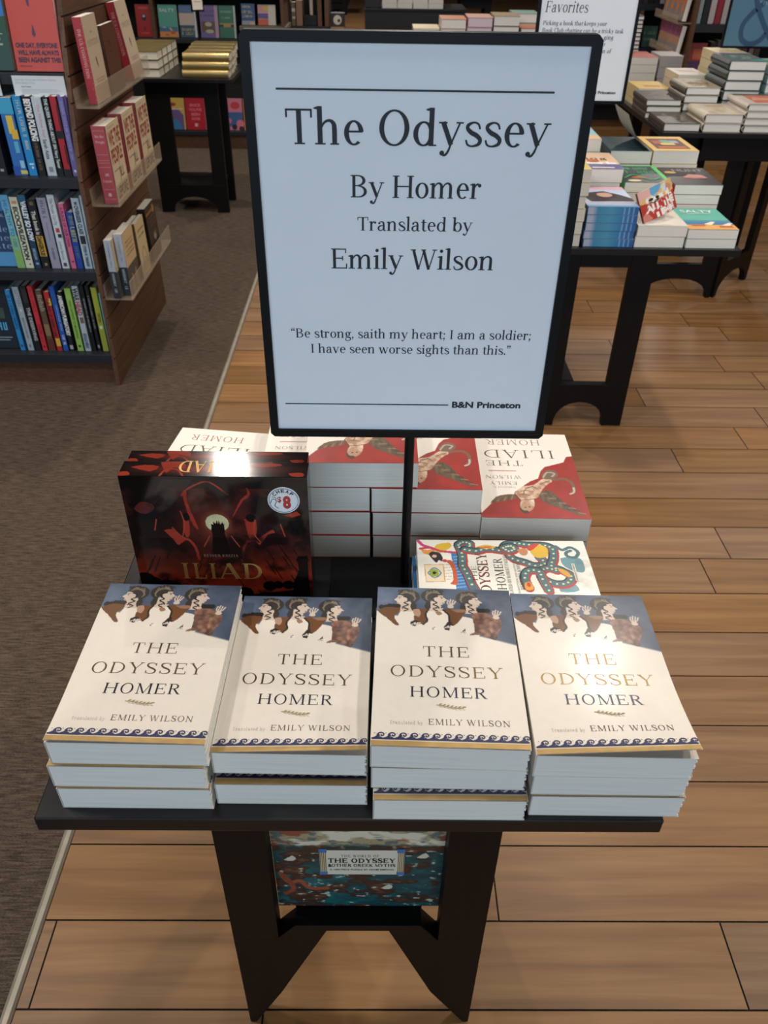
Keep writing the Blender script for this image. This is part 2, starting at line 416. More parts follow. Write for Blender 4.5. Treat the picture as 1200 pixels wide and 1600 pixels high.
# ------------------------------------------------------------------ books.  Lying: spine at -x, head of the cover at +y, front cover up.
def page_mesh(W, L, T, hard, deckle, m, seed=1):
    b = MB(); r = random.Random(seed); ins = .003 if hard else .0004
    n = 16 if deckle else 1
    z0, z1 = (.0025, T - .0025) if hard else (.0006, T - .0006)
    for i in range(n):
        a, c = z0 + (z1 - z0) * i / n, z0 + (z1 - z0) * (i + 1) / n
        e = r.uniform(.0002, .0022) if deckle else (.004 if hard else .0006)
        b.box(.001, W - e, ins, L - ins, a, c, m)
    me = b.mesh('page_block')
    return me
def spine_fn(T, bulge): return lambda s: -bulge * (1 - (2 * s / T - 1) ** 2) if bulge else 0.
def shell_mesh(W, L, T, th, cols, bulge, spine_decals, front_decals=None):
    """cover: back board, spine, front board (front omitted when a painted sheet replaces it)"""
    fm, sm, bm_ = cols
    b = MB()
    b.box(0, W, 0, L, 0, th, bm_)
    n = 6 if bulge else 1; f = spine_fn(T, bulge)
    for i in range(n):
        s0, s1 = T * i / n, T * (i + 1) / n
        x0, x1 = f(s0), f(s1); t = max(th, .0006)
        vs = [(x0, 0, s0), (x1, 0, s1), (x1, L, s1), (x0, L, s0), (x0 + t, 0, s0), (x1 + t, 0, s1), (x1 + t, L, s1), (x0 + t, L, s0)]
        b.add(vs, [(0, 1, 2, 3), (4, 7, 6, 5), (0, 4, 5, 1), (3, 2, 6, 7)], sm)
    b.box(0, W, 0, L, T - th, T, fm)
    if front_decals:
        for li, (pol, dm) in enumerate(front_decals):
            for pj, p in enumerate(pol):
                ar = sum(p[j][0] * p[(j + 1) % len(p)][1] - p[(j + 1) % len(p)][0] * p[j][1] for j in range(len(p)))
                q = p if ar > 0 else p[::-1]
                b.add([(x, y, T + .0002 + .0002 * li + (pj % 12) * 1e-5) for x, y in q], [tuple(range(len(q)))], dm)
    for li, (pol, dm) in enumerate(spine_decals or ()):
        for p in pol:
            ar = sum(p[j][0] * p[(j + 1) % len(p)][1] - p[(j + 1) % len(p)][0] * p[j][1] for j in range(len(p)))
            q = p if ar < 0 else p[::-1]
            b.add([(f(s) - .0002 - .00015 * li, y, s) for s, y in q], [tuple(range(len(q)))], dm)
    return b.mesh('cover', fix=False)
_PM = {}
def book(name, label, cat, group, W, L, T, M, front='cccccc', spine=None, back=None, fdec=None, sdec=None, page=None, hard=False, bulge=0., deckle=False, rough=.4, cover_me=None, ckey=None, coat=.1):
    root = thing(name, label, cat, M, group)
    page = page or PAGE
    if cover_me is None:
        if ckey is not None and ckey in _PM: cover_me = _PM[ckey]
        else:
            fm = front if not isinstance(front, str) else mat(front, rough, coat=coat, name='cover_stock')
            sm = fm if spine is None else (spine if not isinstance(spine, str) else mat(spine, rough, coat=coat, name='spine_stock'))
            bk = sm if back is None else mat(back, rough, coat=coat, name='cover_stock')
            cover_me = shell_mesh(W, L, T, .0022 if hard else .0006, (fm, sm, bk), bulge, sdec, fdec)
            if ckey is not None: _PM[ckey] = cover_me
    pk = (round(W, 4), round(L, 4), round(T, 4), hard, deckle, page.name)
    if pk not in _PM: _PM[pk] = page_mesh(W, L, T, hard, deckle, page)
    link('cover', cover_me, root); link('page_block', _PM[pk], root)
    return root
def flat(xc, yc, z, W, L, ang=0.):
    """book lying face up, centre of its footprint at xc,yc"""
    return Matrix.Translation((xc, yc, z)) @ Matrix.Rotation(math.radians(ang), 4, 'Z') @ Matrix.Translation((-W / 2, -L / 2, 0))
def near_left(x0, y0, z, ang=0.):
    return Matrix.Translation((x0, y0, z)) @ Matrix.Rotation(math.radians(ang), 4, 'Z')
def basis(o, x, y, z):
    m = Matrix((Vector(x), Vector(y), Vector(z))).transposed().to_4x4(); m.translation = o
    return m
def spine_out(x, y, z, lean=0.):
    """standing, spine towards -Y, front cover towards +X; x = back cover side; lean>0 tips the head towards -X"""
    c, s = math.cos(math.radians(lean)), math.sin(math.radians(lean))
    return basis((x, y, z), (0, 1, 0), (-s, 0, c), (c, 0, s))
def face_out(x, y, z, T, lean=8.):
    """standing, front cover towards -Y, head leaning back; x = spine side; y = front cover foot"""
    c, s = math.cos(math.radians(lean)), math.sin(math.radians(lean))
    return basis((x, y + T, z), (1, 0, 0), (0, s, c), (0, -c, s))
INK = mat('26211d', .6, name='dark_ink')
WHITE_INK = mat('e8e8e4', .5, name='white_ink')
def ink(h): return mat(h, .5, name='ink')
def spine_text(s, T, L, y_top, y_bot, size=.5, bold=.02, fn=None, m=None, off=.5):
    """text running down the spine; size = letter height as part of T"""
    cap = T * size; base = T * off - cap / 2
    pol = (fn or sans)(s, 0, (y_top - y_bot), 0, cap, *([bold] if fn is None else []))
    return ([[(base + b, y_top - a) for a, b in p] for p in pol], m or WHITE_INK)
# ================================================================== SETTING
# wood floor: every plank is a face with its own tone; dark joint board just below
PITCH = .14876; Y_ROW0 = 2.5077
def floor_wood():
    rnd = random.Random(11)
    vs, fs, cols = [], [], []
    known = {12: [.6425], 4: [1.033], 1: [1.0315], 11: [.235], 13: [-.1805], -8: [1.0145], -7: [1.424], -4: [1.43], -2: [1.0235], -1: [1.4345], -6: [1.5515], -9: [1.81], -5: [1.0185]}
    PL = 1.217; X0, X1 = -.597, 7.5
    for r in range(-150, 34):
        y1 = Y_ROW0 - r * PITCH; y0 = y1 - PITCH
        g = .0016 if r > -30 else .001
        if r in known: st = known[r][0]
        else: st = rnd.uniform(0, PL)
        j = st - math.ceil((st - X0) / PL) * PL
        xs = [X0]
        while j < X1:
            if j > X0 + .02: xs.append(j)
            j += PL
        xs.append(X1)
        for a, b in zip(xs[:-1], xs[1:]):
            o = len(vs)
            vs += [(a + g, y0 + g, 0), (b - g, y0 + g, 0), (b - g, y1 - g, 0), (a + g, y1 - g, 0)]
            fs.append((o, o + 1, o + 2, o + 3))
            cols += [(rnd.random(), rnd.random(), rnd.random(), 1)] * 4
    o = len(vs)
    vs += [(X0, -2.55, -.003), (X1, -2.55, -.003), (X1, 24.9, -.003), (X0, 24.9, -.003)]
    fs.append((o, o + 1, o + 2, o + 3)); cols += [(0, 0, 0, 1)] * 4
    me = bpy.data.meshes.new('floor'); me.from_pydata(vs, [], fs)
    at = me.color_attributes.new('plank', 'FLOAT_COLOR', 'POINT')
    at.data.foreach_set('color', np.array(cols, np.float32).ravel())
    m = bpy.data.materials.new('oak_planks'); m.use_nodes = True
    nt = m.node_tree; N = nt.nodes; Lk = nt.links; b = N['Principled BSDF']
    a = N.new('ShaderNodeAttribute'); a.attribute_name = 'plank'
    sep = N.new('ShaderNodeSeparateColor'); Lk.new(a.outputs['Color'], sep.inputs[0])
    tc = N.new('ShaderNodeTexCoord')
    off = N.new('ShaderNodeVectorMath'); off.operation = 'MULTIPLY_ADD'
    off.inputs[1].default_value = (37, 53, 11); Lk.new(a.outputs['Color'], off.inputs[0]); Lk.new(tc.outputs['Object'], off.inputs[2])
    mp = N.new('ShaderNodeMapping'); mp.inputs['Scale'].default_value = (.9, 16, 1); Lk.new(off.outputs[0], mp.inputs[0])
    n1 = N.new('ShaderNodeTexNoise'); n1.inputs['Scale'].default_value = 2.2; n1.inputs['Detail'].default_value = 6; n1.inputs['Distortion'].default_value = .6
    Lk.new(mp.outputs[0], n1.inputs['Vector'])
    mp2 = N.new('ShaderNodeMapping'); mp2.inputs['Scale'].default_value = (4, 150, 1); Lk.new(off.outputs[0], mp2.inputs[0])
    n2 = N.new('ShaderNodeTexNoise'); n2.inputs['Scale'].default_value = 2; n2.inputs['Detail'].default_value = 3; Lk.new(mp2.outputs[0], n2.inputs['Vector'])
    r = N.new('ShaderNodeValToRGB'); e = r.color_ramp.elements
    e[0].position = .22; e[0].color = (*lin('745131'), 1); e[1].position = .80; e[1].color = (*lin('a1794c'), 1)
    k = r.color_ramp.elements.new(.5); k.color = (*lin('8c643c'), 1)
    Lk.new(n1.outputs['Fac'], r.inputs[0])
    h = N.new('ShaderNodeHueSaturation'); Lk.new(r.outputs[0], h.inputs['Color'])
    v1 = N.new('ShaderNodeMath'); v1.operation = 'MULTIPLY_ADD'; v1.inputs[1].default_value = .30; v1.inputs[2].default_value = .80; Lk.new(sep.outputs[0], v1.inputs[0])
    v2 = N.new('ShaderNodeMath'); v2.operation = 'MULTIPLY_ADD'; v2.inputs[1].default_value = .22; v2.inputs[2].default_value = -.11; Lk.new(n2.outputs['Fac'], v2.inputs[0])
    v3 = N.new('ShaderNodeMath'); v3.operation = 'ADD'; Lk.new(v1.outputs[0], v3.inputs[0]); Lk.new(v2.outputs[0], v3.inputs[1])
    Lk.new(v3.outputs[0], h.inputs['Value'])
    s1 = N.new('ShaderNodeMath'); s1.operation = 'MULTIPLY_ADD'; s1.inputs[1].default_value = .16; s1.inputs[2].default_value = .88; Lk.new(sep.outputs[1], s1.inputs[0]); Lk.new(s1.outputs[0], h.inputs['Saturation'])
    Lk.new(h.outputs[0], b.inputs['Base Color'])
    b.inputs['Roughness'].default_value = .42; b.inputs['Specular IOR Level'].default_value = .35
    me.materials.append(m); me.materials.append(mat('1c130d', .8, name='plank_joint'))
    mi = [0] * len(fs); mi[-1] = 1
    me.polygons.foreach_set('material_index', mi); me.update()
    return struct(link('floor', me))
floor_wood()
def carpet_mat():
    m = bpy.data.materials.new('streaked_carpet'); m.use_nodes = True
    nt = m.node_tree; N = nt.nodes; Lk = nt.links; b = N['Principled BSDF']
    tc = N.new('ShaderNodeTexCoord')
    def nz(sc, s, det):
        mp = N.new('ShaderNodeMapping'); mp.inputs['Scale'].default_value = sc; Lk.new(tc.outputs['Object'], mp.inputs[0])
        n = N.new('ShaderNodeTexNoise'); n.inputs['Scale'].default_value = s; n.inputs['Detail'].default_value = det; n.inputs['Roughness'].default_value = .62
        Lk.new(mp.outputs[0], n.inputs['Vector']); return n
    a = nz((3.4, 32, 1), 7, 7); c = nz((40, 190, 1), 5, 2); d = nz((1, 1, 1), 2.2, 3)
    mx = N.new('ShaderNodeMath'); mx.operation = 'MULTIPLY_ADD'; mx.inputs[1].default_value = .55; Lk.new(c.outputs['Fac'], mx.inputs[0]); 
    m2 = N.new('ShaderNodeMath'); m2.operation = 'MULTIPLY_ADD'; m2.inputs[1].default_value = .75; m2.inputs[2].default_value = -.16; Lk.new(a.outputs['Fac'], m2.inputs[0]); Lk.new(m2.outputs[0], mx.inputs[2])
    r = N.new('ShaderNodeValToRGB'); e = r.color_ramp.elements
    e[0].position = .33; e[0].color = (*lin('312821'), 1); e[1].position = .66; e[1].color = (*lin('6f6255'), 1)
    k = r.color_ramp.elements.new(.5); k.color = (*lin('55483c'), 1)
    Lk.new(mx.outputs[0], r.inputs[0]); Lk.new(r.outputs[0], b.inputs['Base Color'])
    b.inputs['Roughness'].default_value = .95; b.inputs['Specular IOR Level'].default_value = .1
    bp = N.new('ShaderNodeBump'); bp.inputs['Strength'].default_value = .35; bp.inputs['Distance'].default_value = .004
    Lk.new(c.outputs['Fac'], bp.inputs['Height']); Lk.new(bp.outputs[0], b.inputs['Normal'])
    return m
struct(MB().box(-7.5, -.613, -2.55, 24.9, -.05, .004, carpet_mat()).build('floor_carpet'))
struct(MB().prism([(-.614, -.05), (-.614, .006), (-.608, .009), (-.600, .008), (-.5965, .002), (-.5965, -.05)], -2.55, 24.9, mat('a39a8a', .4, metal=.35, noise=.12, nscale=25, name='metal_floor_strip')).build('trim_1'))
WALLC = mat('8d8478', .8, noise=.05, nscale=4, name='wall_paint')
struct(MB().box(-7.7, 7.7, 24.9, 25.0, 0, CEIL, WALLC).build('wall_back'))
struct(MB().box(-7.6, -7.5, -4.9, 24.9, 0, CEIL, WALLC).build('wall_left'))
struct(MB().box(7.5, 7.6, -4.9, 24.9, 0, CEIL, WALLC).build('wall_right'))
struct(MB().box(-7.6, 7.6, -4.9, 25, CEIL, CEIL + .1, mat('4c4a48', .9, noise=.04, nscale=3, name='ceiling_paint')).build('ceiling'))

# ================================================================== SMALL DISPLAY TABLE IN FRONT
def leg_panel_poly(mb, x0, x1, lw, ztop, style, y0, y1, m, apron=.095, lw2=None, foot=.07):
    """one frame-shaped end panel in the XZ plane"""
    w = x1 - x0
    if style == 'chamfer':
        a, b = .01, .059
        rail = [(x0, 0), (x0 + .011, 0), (x0 + b, .11), (x0 + .136, .311), (x1 - .138, .311), (x1 - .069, .113), (x1 - .01, 0), (x1, 0),
                (x1, .283), (x1 - .066, .283), (x1 - .092, .326), (x0 + .091, .326), (x0 + .06, .283), (x0, .283)]
        zb = .283; li, ri = x0 + .066, x1 - .066
    else:
        zb = .165; n = 14; c = (x0 + x1) / 2; hw = w / 2 - foot
        arc = [(c + hw * math.cos(math.pi - math.pi * i / n), .0 + .095 * math.sin(math.pi * i / n) ** .8) for i in range(n + 1)]
        rail = [(x0, 0)] + arc + [(x1, 0), (x1, zb), (x0, zb)]
        li, ri = x0 + lw, x1 - (lw2 or lw)
    mb.prism(rail, y0, y1, m)
    mb.box(x0, li, y0, y1, zb, ztop, m); mb.box(ri, x1, y0, y1, zb, ztop, m)
    mb.box(li, ri, y0, y1, ztop - apron, ztop, m)
def display_table(label, x0, x1, y0, y1, zt, lx0, lx1, ly0, ly1, style='arc', apron=.095, lw=.072, group=None, lw2=None, shelf=True, foot=.07, rear=None, shelf_x=None):
    root = thing('display_table', label, 'table', Matrix.Translation(((x0 + x1) / 2, (y0 + y1) / 2, 0)), group)
    cx, cy = (x0 + x1) / 2, (y0 + y1) / 2
    top = MB().box(x0 - cx, x1 - cx, y0 - cy, y1 - cy, zt - .0205, zt, BLACKTOP).build('tabletop', root, .0018)
    for a, b in ((ly0, ly0 + .028), (ly1 - .028, ly1)):
        p0, p1 = (lx0, lx1) if a == ly0 or not rear else rear
        mb = MB(); leg_panel_poly(mb, p0 - cx, p1 - cx, lw, zt - .0205, style, a - cy, b - cy, BLACKWOOD, apron, lw2, foot)
        mb.build('leg_panel', root, .0012)
    zs = .326 if style == 'chamfer' else .168
    sx0, sx1 = (lx0 + .09, lx1 - .09) if style == 'chamfer' else (lx0 + lw, lx1 - lw)
    if style == 'chamfer':
        MB().box(sx0 - cx, sx1 - cx, ly0 + .0285 - cy, ly1 - .0285 - cy, zs - .022, zs, BLACKWOOD).build('lower_shelf', root, .001)
    elif shelf:
        q0, q1 = shelf_x or (lx0 + .03, lx1 - .03)
        MB().box(q0 - cx, q1 - cx, ly0 + .0285 - cy, ly1 - .0285 - cy, zs - .022, zs, BLACKWOOD).build('lower_shelf', root, .001)
    return root
TT = .79
display_table('small black wooden display table in front, loaded with Homer books and the framed sign', -.3215, .2795, .432, 1.04, TT, -.2, .163, .556, .93, 'chamfer')

# sign stand
SY = .7475
def sign_stand(name, label, xc, y, zc, w, h, post_x, zbase, text, paper, base=True, bw=.0085, dep=.014, rot=0., base_dx=0., zcut=None, M=None):
    root = thing(name, label, 'sign', Matrix.Translation((post_x, y + dep, zbase)) @ Matrix.Rotation(math.radians(rot), 4, 'Z'))
    ox, oz, oy = xc - post_x, zc - zbase, -dep
    f = MB(); W, Hh = w / 2 + bw, h / 2 + bw; c = .004
    outer = [(-W + c, -Hh), (W - c, -Hh), (W, -Hh + c), (W, Hh - c), (W - c, Hh), (-W + c, Hh), (-W, Hh - c), (-W, -Hh + c)]
    inn = [(-w / 2, -h / 2), (w / 2, -h / 2), (w / 2, -h / 2), (w / 2, h / 2), (w / 2, h / 2), (-w / 2, h / 2), (-w / 2, h / 2), (-w / 2, -h / 2)]
    n = 8; vs = []
    for yy in (oy - .003, oy + dep * .6):
        for ring in (outer, inn):
            vs += [(x + ox, yy, z + oz) for x, z in ring]
    fs = []
    for i in range(n):
        j = (i + 1) % n
        fs.append((i, j, n + j, n + i)); fs.append((2 * n + i, 3 * n + i, 3 * n + j, 2 * n + j))
        fs.append((i, 2 * n + i, 2 * n + j, j)); fs.append((n + i, n + j, 3 * n + j, 3 * n + i))
    f.add(vs, fs, BLACKMETAL)
    f.box(ox - W + .002, ox + W - .002, oy + dep * .6 + .0004, oy + dep * .6 + .003, oz - Hh + .002, oz + Hh - .002, BLACKMETAL)
    fo = f.build('frame', root)
    p = MB(); p.box(ox - w / 2 - .002, ox + w / 2 + .002, oy, oy + .002, oz - h / 2 - .002, oz + h / 2 + .002, paper)
    for pol, m in text:
        for qj, q in enumerate(pol):
            ar = sum(q[k][0] * q[(k + 1) % len(q)][1] - q[(k + 1) % len(q)][0] * q[k][1] for k in range(len(q)))
            q2 = q if ar > 0 else q[::-1]
            p.add([(x - post_x, oy - .0003 - (qj % 16) * 1e-5, z - zbase) for x, z in q2], [tuple(range(len(q2)))], m)
    link('print_sheet', p.mesh('print_sheet', fix=False), root)
    MB().tube((0, .0062, .002), (0, .0062, oz + Hh * .5), .0056, BLACKMETAL).build('post', root)
    if base:
        MB().box(-.095 + base_dx, .006 + base_dx, -.06, .055, 0.0002, .0035, BLACKMETAL).build('base_plate', root, .001)
    return root
PAPER = mat('e6eaee', .75, spec=.2, noise=.015, nscale=8, name='sign_paper')
TI = mat('1a1d22', .6, name='sign_ink')
tx = [(serif('The Odyssey', -.0810, .1490, 1.3190, .0280, wt=1.12), TI), (serif('By Homer', -.0250, .0940, 1.2750, .0192, wt=1.1), TI),
      (serif('Translated by', -.0190, .0880, 1.2455, .0122, wt=1.1), TI), (serif('Emily Wilson', -.0440, .1120, 1.2095, .0190, wt=1.1), TI),
      (serif('\u201cBe strong, saith my heart; I am a soldier;', -.0860, .1560, 1.1385, .0096, wt=1.1), TI),
      (serif('I have seen worse sights than this.\u201d', -.0670, .1370, 1.1220, .0096, wt=1.1), TI),
      (sans('B&N Princeton', .0810, .1540, 1.0602, .0072, .035), TI),
      (rect(-.086, .148, 1.3612, 1.3628) + rect(-.096, .077, 1.0624, 1.0636), TI)]
sign_stand('sign_stand', 'tall framed sign reading The Odyssey By Homer on a thin post', .03425, SY, 1.2143, .2785, .3640, .0385, TT, tx, PAPER)

# ------------------------------------------------------------------ the white Odyssey paperbacks
OW, OL, OT = .1445, .211, .0305
def odyssey_art():
    A = Art(200, 292, 'ddd4c6')
    A.grain(.012, 30, 40, 5)
    sky = np.clip(1 - (A.v - (.185 + .21 * A.u)) / .02, 0, 1)
    n = A.nz(7, 9, 2, 4)
    blue = np.stack([.20 + .24 * n, .26 + .22 * n, .34 + .22 * n], -1)
    blue *= (1.0 - .25 * np.clip(A.u * 1.1 - .1, 0, 1))[..., None] + .05
    below = np.clip((.185 + .215 * A.u - A.v) / .012, 0, 1)
    m = below * (A.v < .42)
    A.a = A.a * (1 - m[..., None]) + blue * m[..., None]
    CR, HAIR, BR, DK, LB = 'c9b7a6', '3a342e', '6b4526', '2b2623', '8a6a55'
    # pale clothed bodies running down into the cream
    A.poly([(.005, .20), (.13, .245), (.19, .17), (.34, .17), (.4, .16), (.50, .17), (.6, .2), (.72, .23), (.74, .34), (.5, .36), (.3, .33), (.1, .28)], 'ddd4c6', 4)
    for k, (cx, fl) in enumerate(((.215, 1), (.435, -1), (.695, -1))):
        dy = (.012, .004, .016)[k]
        s = fl
        P_ = lambda L_: [(cx - s * x, y + dy) for x, y in L_]
        # neck and bust, face in profile, ear side covered by hair
        A.poly(P_([(.030, .10), (.045, .135), (.060, .165), (-.06, .165), (-.05, .12), (-.02, .09)]), CR, 3)
        A.poly(P_([(.030, .038), (.058, .048), (.064, .064), (.090, .083), (.070, .092), (.068, .106), (.048, .120), (.020, .122), (-.005, .095), (-.005, .05)]), CR, 3)
        A.poly(P_([(.060, .048), (.048, .022), (.010, .002), (-.050, .006), (-.095, .030), (-.105, .066), (-.070, .098), (-.040, .092), (-.018, .075), (.004, .058), (.030, .050)]), HAIR, 4)
        A.poly(P_([(-.040, .09), (-.068, .098), (-.080, .135), (-.060, .165), (-.035, .14)]), HAIR, 3)
        for q in range(6):
            A.line(P_([(.046 - .006 * q, .042 - .006 * q), (.0 - .01 * q, .030 - .004 * q), (-.050 - .004 * q, .040 + .006 * q), (-.075 + .004 * q, .066 + .004 * q)]), .0045, '7d7365', 1.46)
        for q in range(5): A.ell(cx - s * (.052 - .024 * q), .018 + .004 * abs(q - 2) + dy - .012, .012, .007, HAIR)
        A.line(P_([(.018, .058), (-.012, .066), (-.020, .088), (.012, .104), (-.018, .118), (.022, .136), (-.016, .150), (.014, .166)]), .011, DK, 1.46)
        A.ell(cx - s * .050, .070 + dy, .008, .0032, DK); A.line(P_([(.062, .062), (.036, .060)]), .004, DK, 1.46)
        A.ell(cx - s * .058, .107 + dy, .007, .0025, '8a5a4c')
        for q in range(4): A.ell(cx - s * (.045 - .02 * q), .140 + .003 * q + dy, .006, .005, '5a4a42')
    # frills and sleeves
    for x in (.035, .065, .095, .125, .155): A.ell(x, .152 - .01 * (x > .08), .022, .018, DK)
    for x in (.76, .79, .82): A.ell(x, .158, .022, .017, DK)
    A.poly([(.004, .180), (.045, .160), (.085, .150), (.173, .158), (.160, .190), (.132, .217), (.143, .246), (.168, .275), (.141, .279), (.078, .232), (.03, .200)], BR, 3)
    A.poly([(.291, .155), (.382, .160), (.362, .193), (.372, .241), (.342, .268), (.297, .256), (.271, .222), (.291, .188)], BR, 3)
    A.poly([(.488, .160), (.533, .152), (.652, .168), (.641, .194), (.589, .256), (.549, .275), (.53, .246), (.536, .213)], BR, 3)
    A.line([(.382, .162), (.36, .2), (.372, .24), (.34, .27)], .014, DK, 1.46)
    A.line([(.49, .162), (.532, .2), (.533, .245), (.552, .27)], .014, DK, 1.46)
    A.poly([(.27, .165), (.31, .160), (.325, .19), (.31, .215), (.275, .2)], 'a98872', 3)
    A.poly([(.43, .175), (.46, .172), (.485, .19), (.45, .2)], '96735a', 3); A.poly([(.55, .158), (.64, .152), (.66, .17), (.6, .178)], LB, 3)
    fur = [(.70, .185), (.76, .172), (.84, .185), (.905, .215), (.912, .274), (.88, .311), (.860, .362), (.796, .344), (.74, .330), (.677, .337), (.688, .321), (.712, .312), (.708, .246)]
    A.poly(fur, '7b5a4a', 3)
    A.grain(.55, 30, 40, 9, A.inside(smooth(fur + [fur[0]], 3)).astype(float))
    for pts in ([(.246, .256), (.281, .238), (.307, .246), (.312, .265), (.282, .284), (.252, .275)], [(.49, .284), (.52, .246), (.55, .243), (.539, .284), (.528, .307), (.499, .303)], [(.611, .321), (.646, .289), (.649, .326)], [(.396, .303), (.426, .279), (.416, .305)]):
        A.poly(pts, DK)
        cx = sum(p[0] for p in pts) / len(pts); cy = sum(p[1] for p in pts) / len(pts)
        for q in (-.012, .006, .022): A.line([(cx + q - .012, cy + .012), (cx + q + .02, cy - .004)], .006, 'e8ddd0', 1.46, 0)
    for bx, by in ((.545, .10), (.875, .17)):
        for q in range(4): A.line([(bx, by + .035), (bx - .018 + .016 * q, by + .012), (bx - .012 + .018 * q, by - .018 + .006 * abs(q - 1))], .010, CR, 1.46)
        A.ell(bx + .003, by + .036, .024, .012, CR)
    return A
FOIL = mat('75613f', .33, metal=.8, name='bronze_foil'); FOILN = mat('383a48', .33, metal=.75, name='slate_foil')
NAVY = mat('23284e', .45, name='navy_print'); BROWNINK = mat('5d5449', .55, name='grey_brown_ink'); PALEINK = mat('a39a8c', .6, name='pale_ink')
CREAM = mat('ddd4c6', .45, name='cream_cover_stock')
def odyssey_decals():
    W, L = OW, OL; v = lambda t: (1 - t) * L; d = []
    d.append((serif('THE', .332 * W, .663 * W, v(.484), .067 * L, .12, .85), FOIL))
    d.append((serif('ODYSSEY', .107 * W, .877 * W, v(.611), .067 * L, .12, .85), FOIL))
    d.append((serif('HOMER', .243 * W, .757 * W, v(.730), .060 * L, .1, .95), FOILN))
    d.append((serif('EMILY WILSON', .362 * W, .888 * W, v(.882), .031 * L, .12, .95), BROWNINK))
    d.append((serif('Translated by', .116 * W, .329 * W, v(.884), .019 * L, .22, .8), PALEINK))
    lf = stroke([(.417 * W, v(.773)), (.46 * W, v(.776)), (.52 * W, v(.786)), (.57 * W, v(.788)), (.612 * W, v(.780))], .0007)
    for i in range(7):
        x = (.43 + .025 * i) * W; y = v(.775 + .013 * min(1, i / 4.))
        lf += [[(x, y), (x + .002, y + .0022), (x + .0043, y + .0021), (x + .0022, y + .0006)], [(x, y), (x + .0022, y - .0014), (x + .0046, y - .0023), (x + .0022, y - .0020)]]
    d.append((lf, mat('9a8a5e', .5, name='olive_ink')))
    wv = rect(.0008, W - .0008, .0072, .0088); n = 14; p = (W - .002) / n
    for i in range(n):
        x = .001 + i * p; h = .0058; b = .0086
        q = lambda a, c: (x + a * p, b + c * h)
        wv += [[q(0, 0), q(.30, .22), q(.52, .62), q(.62, 0)], [q(.52, .62), q(.62, .84), q(.74, .45), q(.62, 0)], [q(.62, 0), q(.74, .3), q(1.0, 0)]]
        wv += [[z for z in e if True] for e in stroke([min_(q(.45, .55), W), min_(q(.66, .95), W), min_(q(.92, 1.0), W), min_(q(1.08, .74), W), min_(q(1.0, .44), W), min_(q(.84, .46), W), min_(q(.86, .68), W)], .0011, 4)]
        wv += disc(x + .25 * p, b + .92 * h, .00045, 6)
    d.append((wv, NAVY))
    d.append((rect(.0005, W - .0005, .0002, .0058), GOLDFLAT))
    return d
def min_(p, W): return (min(p[0], W - .0006), p[1])
art = odyssey_art()
def lift(h, p=2., yl=.085, left=.0):
    return lambda X, Y: OT + .0004 + .0006 * np.sin(np.asarray(Y) / OL * 3.1416) + h * np.clip(1 - np.asarray(Y) / yl, 0, 1) ** p * (left + (1 - left) * np.asarray(X) / OW)
def sag(h): return lambda X, Y: OT + .0004 + h * np.clip(1 - np.asarray(Y) / .06, 0, 1) ** 2 * (1 - np.asarray(X) / OW)
oshell = lambda: shell_mesh(OW, OL, OT, .0006, (CREAM, CREAM, CREAM), 0, [(serif_sp('THE ODYSSEY', OT, OL), FOIL)])
def serif_sp(s, T, L): return [[(T * .3 + b, L * .9 - a) for a, b in p] for p in serif(s, 0, L * .5, 0, T * .42, .1, .7)]
dec = odyssey_decals()
osh = oshell()
OM = {k: join_meshes(sheet_mesh(art, OW, OL, f, dec), osh, 'cover') for k, f in dict(flat=lift(.0004), right=lift(.008, 2, .07), left=sag(.003), curl=lift(.013, 1.8, .10, .05)).items()}
def odys(x0, y0, z, ang, kind, label): 
    return book('odyssey_paperback', label, 'book', 'white Odyssey paperbacks in four front stacks', OW, OL, OT, near_left(x0, y0, z, ang), cover_me=OM[kind], deckle=True)
D = 'The Odyssey white paperback'
odys(-.2965, .444, TT, -.4, 'flat', D + ', bottom of the leftmost front stack')
odys(-.2985, .446, TT + OT + .001, -.8, 'flat', D + ', middle of the leftmost front stack')
odys(-.2945, .4485, TT + 2 * OT + .002, -.9, 'left', D + ' on top of the leftmost front stack')
odys(-.1495, .449, TT, -.3, 'flat', D + ', bottom of the two-high front stack, its wave border showing')
odys(-.1500, .4555, TT + .0395, -.9, 'right', D + ' on top of the second front stack from the left')
odys(.0005, .433, TT, -.3, 'flat', D + ', bottom of the third front stack, its wave border showing')
odys(-.0015, .446, TT + OT + .001, -1., 'flat', D + ', middle of the third front stack from the left')
odys(-.0025, .4465, TT + 2 * OT + .002, -1.8, 'flat', D + ' on top of the third front stack from the left')
odys(.1495, .438, TT, -.5, 'flat', D + ', bottom of the rightmost front stack')
odys(.1480, .4395, TT + OT + .001, -.6, 'flat', D + ', middle of the rightmost front stack')
odys(.1455, .437, TT + 2 * OT + .002, -1., 'curl', D + ' with shining foil, on top of the rightmost front stack')

